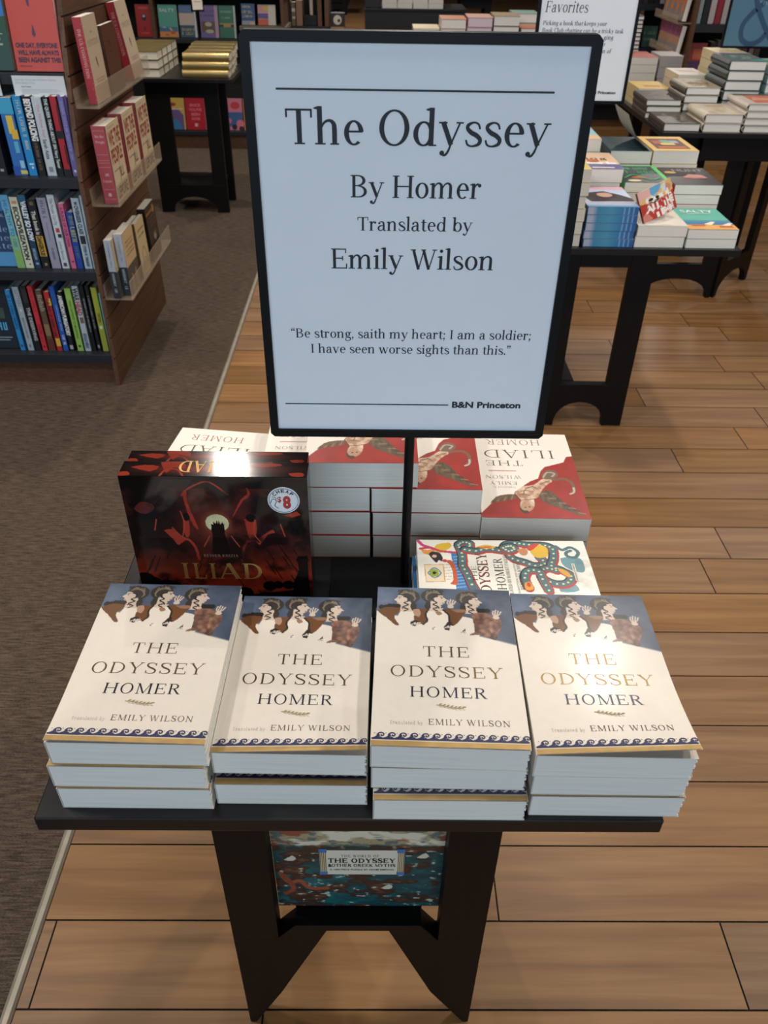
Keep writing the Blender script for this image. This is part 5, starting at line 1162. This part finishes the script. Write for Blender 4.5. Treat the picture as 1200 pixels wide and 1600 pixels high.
# Favorites sign on that table
SI = mat('2c3036', .6, name='soft_sign_ink')
fx = [(serif('Favorites', .462, .582, 1.268, .0262, .02, 1.0, .12), SI)]
for s_, xa, xb, z_ in (('Picking a book that keeps your', .460, .641, 1.2370), ('Book Club chatting can be a tricky task', .460, .691, 1.2195), ('ging', .637, .665, 1.2040), ('r', .640, .645, 1.1870), ('on of', .632, .664, 1.1700)):
    fx.append((serif(s_, xa, xb, z_, .0105, wt=1.25, slant=.1), SI))
fx += [(sans('B&N Princeton', .615, .697, 1.0655, .0078, .04), SI), (rect(.47, .60, 1.0685, 1.0695), SI)]
sign_stand('sign_stand', 'framed Favorites sign behind the main sign, on the paperback table', .5845, 2.615, 1.2205, .268, .346, .5845, R1Z, fx, PAPER, base=False)
# ================================================================== TABLE OF HARDCOVERS, FAR RIGHT
R2Z = .76
r2 = display_table('black wooden display table of hardcovers at the right edge, with a blue sign on it', 1.20, 2.15, 3.645, 4.50, R2Z, 1.265, 1.625, 3.745, 4.40, 'arc', .10, .068, shelf=False, foot=.022, rear=(1.62, 1.98))
mb = MB(); leg_panel_poly(mb, 0, .37, .064, R2Z - .0205, 'arc', 0, .028, BLACKWOOD, .10, None, .03)
me = mb.mesh('leg_panel'); me.transform(Matrix.Translation((1.642 - 1.675, 3.748 - 4.0725, 0)) @ Matrix.Rotation(math.radians(45), 4, 'Z'))
link('leg_panel', me, r2)
at0(MB().box(1.40, 2.05, 3.70, 3.722, R2Z - .122, R2Z - .0215, BLACKWOOD), 'apron', r2, (1.675, 4.0725, 0))
GH = 'hardcovers on the far right table'
PGW = mat('d9d7d0', .8, spec=.2, noise=.06, nscale=3, stretch=(3, 3, 300), name='hardcover_pages')
def hp(*a, **k): return pile(*a, group=GH, page=PGW, **k)
blot = lambda c, seed, W=.155, L=.235: (lambda r_: [([[(x, y), (x + r_.uniform(.01, .04), y + r_.uniform(-.01, .01)), (x + r_.uniform(.0, .03), y + r_.uniform(.01, .03))] for x, y in [(r_.uniform(.01, W - .05), r_.uniform(.02, L - .05)) for _ in range(22)]], ink(c))])(random.Random(seed))
hp(1.212, 3.668, .153, .235, named(1, .032, '4d443e', '40362f', 'single dark brown engraved hardcover at the near left corner of the far table'), R2Z, seed=21, hard=True, bulge=.004, fdec=blot('8a8074', 1))
hp(1.374, 3.668, .158, .235, named(2, .0345, 'c9bca8', 'bfb09a', 'cream jacketed hardcover with rounded spine'), R2Z, seed=22, hard=True, bulge=.012, fdec=blot('b8a488', 2) + [(rect(.05, .12, .15, .2), ink('bfa68a'))])
hp(1.548, 3.668, .160, .235, named(4, .0268, 'b9ada0', 'bdb2a4', 'white-spined hardcover with an orange cover picture, at the right edge'), R2Z, seed=23, hard=True, bulge=.012, fdec=[(rect(.035, .155, .03, .2), ink('b5624a')), ([[(.04, .08), (.15, .1), (.15, .13), (.06, .15)]], ink('d08a6a')), (rect(.0, .16, .2, .235), ink('4a4f48'))])
hp(1.199, 3.932, .155, .235, named(3, .0253, '4a413b', '3f352f', 'dark brown engraved hardcover behind the single one'), R2Z, seed=24, hard=True, bulge=.004, fdec=blot('7d7368', 3))
hp(1.365, 3.932, .150, .235, named(4, .0316, 'a89c80', '4b4130', 'brown-spined tan hardcover in the middle of the far table'), R2Z, seed=25, hard=True, bulge=.010, fdec=blot('7a6444', 4) + [(rect(.03, .12, .07, .13), ink('7a5a3c'))])
tl = pile(1.530, 3.934, .158, .238, [(.0382, '54645e' if k == 5 else '3f5a66', '37403f', s_) for k, s_ in enumerate(['tall teal and grey hardcover stack, %s' % t for t in ('lowest book', 'second book from the bottom', 'third book from the bottom', 'fourth book from the bottom', 'fifth book from the bottom', 'rumpled top book')])], R2Z, GH, seed=26, hard=True, bulge=.012, page=PGW, fdec=blot('7d8a78', 6) + [([[(.06, .0), (.158, .0), (.158, .05), (.11, .03)]], ink('3a8a88'))])
hp(1.713, 3.94, .150, .235, named(6, .035, 'a9b0a8', '8aa8ac', 'pale hardcover in the stack cut by the right picture edge'), R2Z, seed=27, hard=True, fdec=[(rect(.01, .14, .02, .2), ink('5fa05a')), (rect(.02, .06, .03, .08), ink('d0b83c'))])
GPB = 'paperbacks at the back of the far right table'
pile(1.228, 4.20, .150, .215, named(3, .026, 'd8b866', 'cdb888', 'yellow-covered paperback at the back left'), R2Z, GPB, seed=28, page=PAGE_DIM, fdec=[(rect(.04, .12, .05, .1), ink('c0824a'))])
pile(1.402, 4.20, .135, .215, named(4, .0342, 'd6cfc4', 'cfc2a8', 'cream paperback with deckled edges behind the tan hardcovers'), R2Z, GPB, seed=29, page=PAGE_DIM, fdec=[(rect(.03, .11, .08, .16), ink('c4b0a8'))])
pile(1.563, 4.20, .150, .215, named(6, .0373, 'e0cf9c', 'd0c09a', 'cream-edged paperback behind the tall teal stack'), R2Z, GPB, seed=30, page=PAGE_DIM, fdec=[(rect(.0, .15, .0, .05), ink('d0a8b0'))])
# blue sign with a big ampersand
BP = mat('4d7388', .5, name='blue_poster'); BD = mat('2c4a66', .5, name='dark_blue_ink'); BLT = mat('86a3b4', .5, name='pale_blue_ink')
sx_, sz_ = 1.765, 1.005
amp = stroke([(sx_ + .085, sz_ + .02), (sx_ + .02, sz_ + .10), (sx_ - .03, sz_ + .18), (sx_ - .035, sz_ + .235), (sx_ + .005, sz_ + .262), (sx_ + .04, sz_ + .235), (sx_ + .025, sz_ + .19), (sx_ - .03, sz_ + .14), (sx_ - .068, sz_ + .085), (sx_ - .06, sz_ + .03), (sx_ - .015, sz_ + .008), (sx_ + .035, sz_ + .03), (sx_ + .075, sz_ + .1)], .022, 6)
sign_stand('sign_stand', 'blue framed poster with a large dark ampersand at the top right corner', 1.759, 4.335, 1.184, .268, .36, 1.759, R2Z, [(amp, BD), (marks(1.735, 1.86, 1.17, .014, 2), BLT)], BP, base=False, bw=.009)

# ================================================================== TABLE OF GOLD BOOKS, LEFT BACKGROUND
L2Z = .75
display_table('black wooden display table of gold-covered books in the left background', -1.452, -.798, 4.885, 5.46, L2Z, -1.312, -.905, 5.012, 5.31, 'arc', .095, .130, lw2=.082, rear=(-1.375, -.905))
GCOV = mat('b7a06a', .30, metal=.7, noise=.1, nscale=20, name='gold_cloth'); GSP = mat('6a5530', .4, metal=.6, name='dark_gold_cloth')
IVP = mat('dbd5c4', .8, spec=.2, noise=.06, nscale=3, stretch=(3, 3, 300), name='ivory_pages')
# left pile: fore-edges and heads show; right pile: spines face the viewer
GA = 'gold books with pale page edges showing, left pile'; GB = 'gold books with gold spines facing out, right pile'
rows = ('front', 'second', 'third', 'back')
for i in range(4):
    for k in range(3):
        book('gold_hardcover', 'gold hardcover in the left pile, %s row, %s layer' % (rows[i], ORD[3][k]), 'book', GA, .121, .215, .0412, Matrix.Translation((-1.405, 4.905 + .128 * i + .121, L2Z + k * .0418)) @ Matrix.Rotation(math.radians(-90), 4, 'Z'), front=GCOV, spine=GSP, hard=True, bulge=.006, page=IVP, ckey='goldA')
for i in range(4):
    for k in range(3):
        book('gold_hardcover', 'gold hardcover in the right pile, %s row, %s layer' % (rows[i], ORD[3][k]), 'book', GB, .121, .250, .0395, Matrix.Translation((-.818 + .006 * k - .012 * i + (.0 if i < 1 else .01), 4.915 + .13 * i, L2Z + k * .040)) @ Matrix.Rotation(math.radians(90), 4, 'Z'), front=GCOV, spine=GCOV, hard=True, bulge=.010, page=IVP, ckey='goldB')
# small sign above it
sg = thing('sign_stand', 'small white sign in a black frame over the gold books', 'sign', Matrix.Translation((-1.064, 5.465, L2Z)))
MB().tube((0, 0, .0), (0, 0, .27), .006, BLACKMETAL).build('post', sg)
t = MB(); t.box(-.028, .045, -.008, .008, .262, .62, BLACKMETAL); q = t.build('frame', sg); q.rotation_euler = (0, 0, math.radians(28))
t = MB(); t.box(-.022, .038, -.0105, -.0085, .272, .61, mat('d8d2c4', .6, name='cream_paper')); t.box(-.012, .03, -.0112, -.0106, .31, .313, ink('8a8074')); q = t.build('print_sheet', sg); q.rotation_euler = (0, 0, math.radians(28))

# ================================================================== WALL BOOKCASE BEHIND (face-out paperbacks)
wb = thing('bookcase', 'low dark bookcase of face-out paperbacks along the back of the carpet', 'bookcase', Matrix.Translation((-1.6, 6.9, 0)))
OWB = (-1.6, 6.9, 0)
at0(MB().box(-3.2, -.66, 6.98, 7.0, 0, 1.6, mat('191512', .7, name='dark_back_panel')), 'back_panel', wb, OWB)
for z, x1 in ((.127, -.66), (.742, -1.02), (.826, -.66), (1.02, -.66)):
    x0 = -1.0 if z == .826 else -3.2
    at0(MB().box(x0, x1, 6.66, 6.978, z - .028, z, SHELFDARK if z != .826 else mat('6a6054', .5, name='taupe_shelf_lip')), 'shelf', wb, OWB, .001)
for x in (-1.612, -.688):
    at0(MB().box(x - .012, x + .012, 6.655, 6.9795, .1275, .7135 if x < -1 else .797, WALNUT), 'divider', wb, OWB)
    at0(MB().box(x - .012, x + .012, 6.655, 6.9795, .7425 if x < -1 else .8265, .9915, WALNUT), 'divider', wb, OWB)
at0(MB().box(-3.2, -.66, 6.68, 6.70, 0, .098, WALNUT), 'toe_kick', wb, OWB)
WBG = 'face-out paperbacks on the low bookcase'
def fo(x0, x1, z, h, col, label, dec, T=.025, y=6.70, sp=None, lean=7, grp=WBG):
    W = x1 - x0; d = [(f(W, h), ink(c)) for f, c in dec]
    return book('paperback_book', label, 'book', grp, W, h, T, face_out(x0, y, z, T, lean), front=col, spine=sp or col, fdec=d)
zu, zl = .7425, .1275
fo(-1.745, -1.630, zu, .20, 'a01c20', 'red face-out paperback with a single black eye', [(lambda W, L: disc(W * .5, L * .6, .018, 18, .02), '1a1a1e'), (lambda W, L: disc(W * .5, L * .64, .010, 14, .008), 'a8b0b8'), (lambda W, L: rect(W * .2, W * .8, L * .86, L * .92), 'b84a48'), (lambda W, L: rect(W * .25, W * .75, L * .1, L * .14), 'b84a48'), (lambda W, L: rect(W * .45, W * .55, L * .2, L * .33), '6a1216')])
fo(-1.583, -1.452, zu, .20, '4f9a8c', 'teal SALTY face-out paperback beside the red one', [(lambda W, L: sans('SALTY', W * .08, W * .88, L * .78, .022, .0), 'cfdccc'), (lambda W, L: rect(0, W, L * .16, L * .32), '3a6a8a'), (lambda W, L: rect(0, W, 0, L * .17), 'c98448'), (lambda W, L: [[(W * .1, L * .3), (W * .3, L * .33), (W * .4, L * .28)], [(W * .5, L * .3), (W * .62, L * .3), (W * .75, L * .18), (W * .62, L * .2)]], 'c0a0a0'), (lambda W, L: rect(W * .3, W * .5, L * .05, L * .1) + rect(W * .6, W * .85, L * .1, L * .2), 'a8582c')])
fo(-1.435, -1.313, zu, .20, '7f93a8', 'blue and cream face-out paperback behind the small sign', [(lambda W, L: rect(0, W * .85, L * .38, L * .75), 'b8a898'), (lambda W, L: rect(0, W * .85, L * .75, L), '4f6f94'), (lambda W, L: rect(0, W * .85, 0, L * .38), '2a4a68'), (lambda W, L: marks(W * .1, W * .8, L * .2, .018, 3) + marks(W * .1, W * .8, L * .08, .018, 4), 'b0a848'), (lambda W, L: rect(W * .88, W, 0, L), 'b9c0c8')])
fo(-1.287, -1.158, zu, .20, '6a5a8c', 'purple face-out paperback with a pale drawing', [(lambda W, L: rect(W * .82, W, 0, L), 'a88a9c'), (lambda W, L: marks(W * .05, W * .8, L * .78, .014, 5) + marks(W * .05, W * .8, L * .66, .012, 6), '3a2c5c'), (lambda W, L: rect(W * .08, W * .8, L * .18, L * .5), '5f463c'), (lambda W, L: disc(W * .45, L * .42, .025, 14, .014) + disc(W * .5, L * .2, .03, 14, .012), 'a8a08a')])
fo(-1.150, -1.033, zu, .20, '2f6a54', 'green face-out paperback with a golden landscape strip', [(lambda W, L: rect(W * .9, W, 0, L), 'b0b8b4'), (lambda W, L: rect(0, W * .9, L * .34, L * .46), 'a08448'), (lambda W, L: rect(0, W * .25, L * .34, L * .42) + rect(W * .7, W * .9, L * .34, L * .42), '24382c'), (lambda W, L: marks(W * .08, W * .82, L * .78, .012, 7) + marks(W * .2, W * .7, L * .6, .01, 8), '7fae98')])
fo(-.985, -.893, .8265, .13, '2f5280', 'blue face-out paperback with yellow script, left of the main sign', [(lambda W, L: marks(W * .1, W * .7, L * .8, .014, 11) + marks(W * .05, W * .9, L * .55, .016, 12) + marks(W * .1, W * .9, L * .35, .014, 13), 'c0ae5c'), (lambda W, L: rect(0, W, 0, L * .2), '8a96a0'), (lambda W, L: rect(W * .6, W, 0, L * .15), 'c0a080')])
fo(-.868, -.742, .8265, .125, 'b9a89c', 'colourful face-out paperback above the main sign, with a plain white half', [(lambda W, L: rect(W * .6, W, 0, L), 'c4bcae'), (lambda W, L: rect(0, W * .58, L * .62, L * .95), 'c08a8c'), (lambda W, L: rect(W * .3, W * .58, L * .7, L * .92), 'c8a048'), (lambda W, L: rect(0, W * .58, L * .32, L * .58), '5f4a8a'), (lambda W, L: rect(0, W * .58, 0, L * .3), 'c0583c')])
fo(-1.588, -1.480, zl, .222, 'c9a84c', 'yellow and purple face-out paperback seen through the gold table', [(lambda W, L: [[(0, 0), (W * .9, 0), (W * .9, L * .45), (W * .5, L * .68), (0, L * .62)]], '6a5488'), (lambda W, L: [[(0, 0), (W * .75, 0), (W * .6, L * .25), (W * .3, L * .33), (0, L * .28)]], '3a78b0'), (lambda W, L: disc(W * .22, L * .78, .024, 16, .012), '9a3c34'), (lambda W, L: rect(0, W * .9, L * .62, L * .66), 'd8c8a0')])
fo(-1.470, -1.325, zl, .222, 'b01c2c', "red face-out paperback reading SINCE YOU'VE BEEN GONE", [(lambda W, L: sansc('SINCE', W * .5, L * .72, .019, W * .7, .04) + sansc("YOU'VE", W * .5, L * .58, .019, W * .75, .04) + sansc('BEEN', W * .5, L * .44, .019, W * .6, .04) + sansc('GONE', W * .5, L * .30, .019, W * .62, .04), 'd87084'), (lambda W, L: rect(W * .42, W * .58, L * .1, L * .2), 'd8a0a8')])
fo(-1.170, -1.040, zl, .218, 'c9748c', 'pink face-out paperback with a blue sea, right of the gold table leg', [(lambda W, L: rect(0, W * .08, 0, L), 'cfc6c0'), (lambda W, L: rect(W * .12, W, L * .12, L * .57), '36588c'), (lambda W, L: disc(W * .6, L * .78, .035, 18, .025), 'b8383c'), (lambda W, L: disc(W * .2, L * .3, .02, 12) + disc(W * .85, L * .2, .03, 12), 'c96a80'), (lambda W, L: disc(W * .5, L * .1, .02, 10) + disc(W * .9, L * .05, .018, 10), '1f1c30')])
fo(-1.030, -.900, zl, .218, 'c8763c', 'orange face-out paperback low on the back bookcase', [(lambda W, L: rect(W * .1, W * .9, L * .6, L * .8), 'd8a060')])

# ================================================================== FAR CENTRE, SEEN OVER THE MAIN SIGN
fb = thing('bookcase', 'far bookcase over the main sign, with a yellow spine and a black box', 'bookcase', Matrix.Translation((-.62, 8.2, 0)))
OFB = (-.62, 8.2, 0)
at0(MB().box(-.83, -.42, 8.29, 8.31, 0, 1.3, mat('1f1a17', .7, name='dark_back_panel')), 'back_panel', fb, OFB)
at0(MB().box(-.83, -.42, 8.0, 8.289, .66, .70, SHELFDARK) , 'shelf', fb, OFB)
at0(MB().box(-.83, -.42, 8.02, 8.289, 0, .659, WALNUT), 'cabinet_body', fb, OFB)
for x in (-.505, -.445): at0(MB().box(x - .02, x + .015, 7.99, 8.289, .701, 1.3, WALNUT), 'divider', fb, OFB)
def upright(x0, x1, z, h, col, label, y=8.03, D=.15, dec=None, cat='book', name='hardcover_book', grp=None):
    return spine_book(x0, x1, z, y, h, col, label, grp, dec, W=D)
upright(-.795, -.757, .7005, .19, 'a8a844', 'yellow-green spine on the far bookcase over the main sign', dec=[('b', .3, .7, .2, .8, '6a7a3c')])
upright(-.752, -.715, .7005, .17, '6a5a4c', 'brown and white patterned spine next to the yellow-green one', dec=[('b', .6, .75, .1, .9, 'b8b0a4'), ('b', .3, .4, .2, .9, 'b8b0a4')])
upright(-.712, -.655, .7005, .185, '8a6a54', 'wide tan book beside the black box on the far bookcase')
upright(-.595, -.565, .7805, .12, 'a89c90', 'grey book standing on the black box')
tag(MB().box(-.65, -.532, 8.03, 8.16, .7005, .78, mat('0d0f14', .5, name='matt_black')).build('storage_box', None, .003), 'plain black box on the far bookcase', 'box')
bb = thing('toy_box', 'black box with a round white face, right of the far bookcase', 'box', Matrix.Translation((-.357, 8.06, .6995)))
MB().box(-.06, .06, -.05, .05, 0, .10, mat('231815', .5, name='dark_brown_card')).build('box_body', bb, .004)
t = MB(); t.prism([(x, z) for x, z in disc(0, .05, .036, 20)[0]], -.0515, -.0505, mat('b8aea0', .5, name='pale_face')); t.prism(disc(.012, .045, .012, 12)[0], -.0525, -.0517, mat('141210', .5)); t.build('round_face', bb)
tag(MB().box(-.415, -.30, 8.0, 8.3, 0, .699, mat('8f6f52', .5, noise=.1, nscale=10, name='tan_laminate')).build('display_cube'), 'tan display cube under the black box with a round face', 'plinth')

# far tables and stacks
t4 = display_table('black display table of stacks just above the top edge of the main sign', .10, 1.05, 5.45, 6.25, .75, .40, .76, 5.57, 6.10)
def far_stack(xs, y, W, L, n, T, cols, what, grp, z, page=None, hard=True):
    return pile(xs, y, W, L, [(T, cols[0], cols[1], (what + ', ' + o + ' of its stack') if o else what) for o in ORD[n]], z, grp, seed=int(xs * 100) + 7, hard=hard, page=page or PGW)
G4 = 'stacks on the table above the main sign'
far_stack(.205, 5.48, .155, .23, 4, .048, ('d8c49a', 'cdb98c'), 'cream book with tan cover above the sign, left stack', G4, .75, PAGE_DIM, False)
far_stack(.365, 5.48, .150, .23, 5, .048, ('c98a6a', 'cfc0b0'), 'book with orange-pink cover above the sign, second stack', G4, .75)
far_stack(.520, 5.48, .150, .23, 5, .050, ('d0a89a', '9a4a5c'), 'pink-edged book above the sign, third stack', G4, .75, mat('cfc0c8', .8, spec=.2, name='pink_grey_pages'))
far_stack(.675, 5.48, .155, .23, 5, .052, ('a8967a', '4a4036'), 'grey-brown book above the sign, fourth stack', G4, .75)
far_stack(.840, 5.48, .150, .23, 4, .050, ('b0643c', '4a4c4c'), 'orange and grey book beside the Favorites sign', G4, .75)
pile(.830, 5.76, .16, .23, [(.05, '8aa8a0', '6a8a84', 'pale teal book on the far table, %s of its stack' % o) for o in ORD[5]], .75, G4, seed=77, hard=True)
t3 = thing('display_cabinet', 'long black cabinet far behind, topped by white books', 'cabinet', Matrix.Translation((.4, 9.5, 0)))
MB().box(-.54, .45, -.28, .3, .15, .722, mat('0c0d11', .5, name='matt_black_panel')).build('cabinet_body', t3, .003)
MB().box(-.55, .46, -.30, .31, .7225, .744, BLACKTOP).build('tabletop', t3, .002)
for x in (-.5, -.18, .39): MB().box(x - .04, x + .04, -.25, .27, 0, .1495, BLACKWOOD).build('leg', t3)
G5 = 'white-edged books on the far black cabinet'
for k, c in enumerate(('e0dcd2', 'd8d2c8', 'dcd8d0', 'd4cabc')):
    pile(.03 + .150 * k, 9.22, .145, .22, [(.042, c, c, 'white-edged book on the far cabinet, %s stack, %s' % (('leftmost', 'second', 'third', 'rightmost')[k], o)) for o in ORD[3]], .7442, G5, seed=50 + k, page=PGW)
cr = tag(MB().box(-.145, .02, 9.215, 9.45, .7442, 1.0, mat('17181c', .5, name='dark_crate')).build('crate', None, .006), 'dark crate standing on the left end of the far black cabinet', 'crate')
for i, (x, y, lab) in enumerate(((-.85, 16.9, 'farthest black table over the wood floor at top centre'), (1.02, 10.6, 'far black table between the cabinet and the Favorites sign'))):
    display_table(lab, x - .25, x + .45, y, y + .7, .75, x - .1, x + .26, y + .12, y + .55)
    pile(x - .2, y + .03, .16, .23, [(.045, 'b8b0a4', 'a8a094', 'grey book on the %s, %s' % (lab, o)) for o in ORD[3]], .75, 'grey books on the farthest tables', seed=90 + i, page=PGW)
    pile(x + .02, y + .03, .16, .23, [(.045, 'c0b8ac', 'b0a89c', 'pale grey book on the %s, %s' % (lab, o)) for o in ORD[2]], .75, 'grey books on the farthest tables', seed=95 + i, page=PGW)

# ================================================================== BACKGROUND RIGHT
t6 = display_table('black table of big white stacks behind the right-hand tables', 1.30, 2.0, 5.02, 5.75, .70, 1.62, 1.94, 5.14, 5.6, shelf=False)
G6 = 'big white stacks in the right background'
pile(1.36, 5.10, .21, .26, [(.04, 'd0cabc', 'c9c0b0', 'big white book under the red one, %s' % o) for o in ('lowest', 'second', 'third', 'fourth')[:3]] + [(.035, 'b85a4c', 'c8c0b4', 'big book with a red cover on the white stack')], .70, G6, seed=61, page=PAGE)
pile(1.58, 5.10, .13, .2, [(.055, 'a09c9c', '9c9898', 'grey boxed book beside the red-topped stack, %s' % o) for o in ORD[3]], .70, G6, seed=62, page=mat('a8a4a4', .8, name='grey_pages'))
pile(1.40, 5.38, .13, .2, [(.02, '14161c', '101218', 'thin black book with pale edges in the striped stack, %s' % o) for o in ('lowest', 'second', 'third', 'fourth', 'fifth', 'sixth', 'seventh', 'eighth', 'ninth', 'tenth', 'eleventh', 'twelfth', 'thirteenth', 'fourteenth', 'fifteenth', 'topmost')], .70, 'striped stack of thin black books', seed=63, hard=True, page=PGW)
rb = thing('bookcase', 'brown bookcase in the top right background with paperbacks on its slatted end', 'bookcase', Matrix.Translation((2.9, 6.9, 0)))
ORB = (2.9, 6.9, 0)
at0(MB().box(2.225, 2.25, 6.60, 7.35, 0, 1.5, WALNUT), 'end_panel', rb, ORB)
at0(MB().box(2.2505, 3.6, 7.33, 7.35, 0, 1.5, mat('191512', .7)), 'back_panel', rb, ORB)
for z in (.25, .57, .885, 1.2): at0(MB().box(2.2505, 3.6, 6.61, 7.3295, z - .05, z, SHELFDARK), 'shelf', rb, ORB)
GR = 'spines in the top right bookcase'
xx = 2.254; rr = random.Random(4)
for k, (c, lab) in enumerate((('8a9a9c', 'pale grey-green spine'), ('1c2024', 'black spine'), ('b0a4a4', 'pinkish white spine'), ('8a2430', 'dark red spine'), ('a8a0a0', 'grey spine'), ('3a2428', 'maroon spine'), ('241c1e', 'dark brown spine'), ('3a3430', 'charcoal brown spine'))):
    spine_book(xx, xx + .045, .8855, 6.66, .22 + .01 * (k % 3), c, lab + ' in the top right bookcase', GR, None); xx += .0465
fo(2.258, 2.395, .5705, .19, '8a2c2c', 'red and violet face-out book low in the top right bookcase', [(lambda W, L: rect(0, W, 0, L * .4), '4a2c50'), (lambda W, L: rect(W * .3, W * .8, L * .45, L * .8), 'b0583c')], y=6.66, grp=None)
xx = 2.41
for k, (c, lab) in enumerate((('2c2420', 'dark lower spine'), ('4a4038', 'brown lower spine'), ('8a7458', 'tan lower spine'), ('3a2a2c', 'wine lower spine'), ('5a4a48', 'grey-brown lower spine'), ('4a3034', 'plum lower spine'), ('6a5c58', 'taupe lower spine'), ('3c3230', 'blackish lower spine'))):
    spine_book(xx, xx + .045, .5705, 6.66, .2 + .01 * (k % 2), c, lab + ' in the top right bookcase', GR, None); xx += .0465
# paperbacks on its end panel, facing left
def left_out(y, z, W, L, T, lean, x):
    s_, c_ = math.sin(math.radians(lean)), math.cos(math.radians(lean))
    return basis((x + T, y, z), (0, -1, 0), (s_, 0, c_), (-c_, 0, s_))
GT = 'paperbacks on the slatted end of the top right bookcase'
for r_, (z0, top, bot, nm) in enumerate(((.895, 'b0704c', '8c7a74', 'upper'), (.695, '8a4a68', 'a08a80', 'lower'))):
    rk = MB().box(2.12, 2.2245, 6.62, 7.2, z0 - .012, z0 - .004, AC); rk.box(2.12, 2.123, 6.62, 7.2, z0 - .0039, z0 + .04, AC)
    tag(rk.build('display_tray'), '%s clear tray on the end of the top right bookcase' % nm, 'book tray')
    for k in range(4):
        d_ = [(rect(0, .118, .10, .17), ink(top)), (disc(.06, .075, .028, 12), ink('c07a4c')), (rect(.01, .108, .01, .05), ink('8a807c'))]
        book('paperback_book', 'paperback with coloured top band in the %s tray of the far bookcase end, %s' % (nm, ('nearest', 'second nearest', 'third nearest', 'farthest')[k]), 'book', GT, .118, .172, .03, left_out(6.77 + .125 * k, z0, .118, .172, .03, 6, 2.16), front=bot, spine=bot, fdec=d_, ckey='end%d' % r_)
bk2 = thing('bookcase', 'dark bookcase glimpsed right of the Favorites sign', 'bookcase', Matrix.Translation((2.05, 7.9, 0)))
OB2 = (2.05, 7.9, 0)
at0(MB().box(1.7, 2.45, 8.0, 8.02, 0, 1.4, mat('1c1512', .7)), 'back_panel', bk2, OB2)
for z in (.30, .62, .93, 1.25): at0(MB().box(1.7, 2.45, 7.62, 7.9995, z - .045, z, SHELFDARK), 'shelf', bk2, OB2)
at0(MB().box(2.125, 2.15, 7.60, 7.9995, .6205, .8845, WALNUT), 'divider', bk2, OB2)
fo(2.19, 2.31, .6205, .15, '3f5c50', 'green face-out book right of the Favorites sign', [(lambda W, L: marks(W * .1, W * .9, L * .6, .02, 4) + marks(W * .1, W * .9, L * .3, .02, 5), '8aa898')], y=7.66, grp=None)
xx = 1.98
for k, (c, lab) in enumerate((('a8463c', 'orange-red spine'), ('6a3430', 'rust spine'), ('8a4a3c', 'brick spine'))):
    spine_book(xx, xx + .04, .6205, 7.66, .2, c, lab + ' right of the Favorites sign', 'spines right of the Favorites sign', None); xx += .0415
xx = 2.14
for k, (c, lab) in enumerate((('3a2a2a', 'dark upper spine'), ('1c1a1c', 'black upper spine'), ('2a2226', 'brownish upper spine'), ('a89c94', 'whitish upper spine'))):
    spine_book(xx, xx + .045, .9305, 7.66, .2, c, lab + ' right of the Favorites sign', 'spines right of the Favorites sign', None); xx += .0465
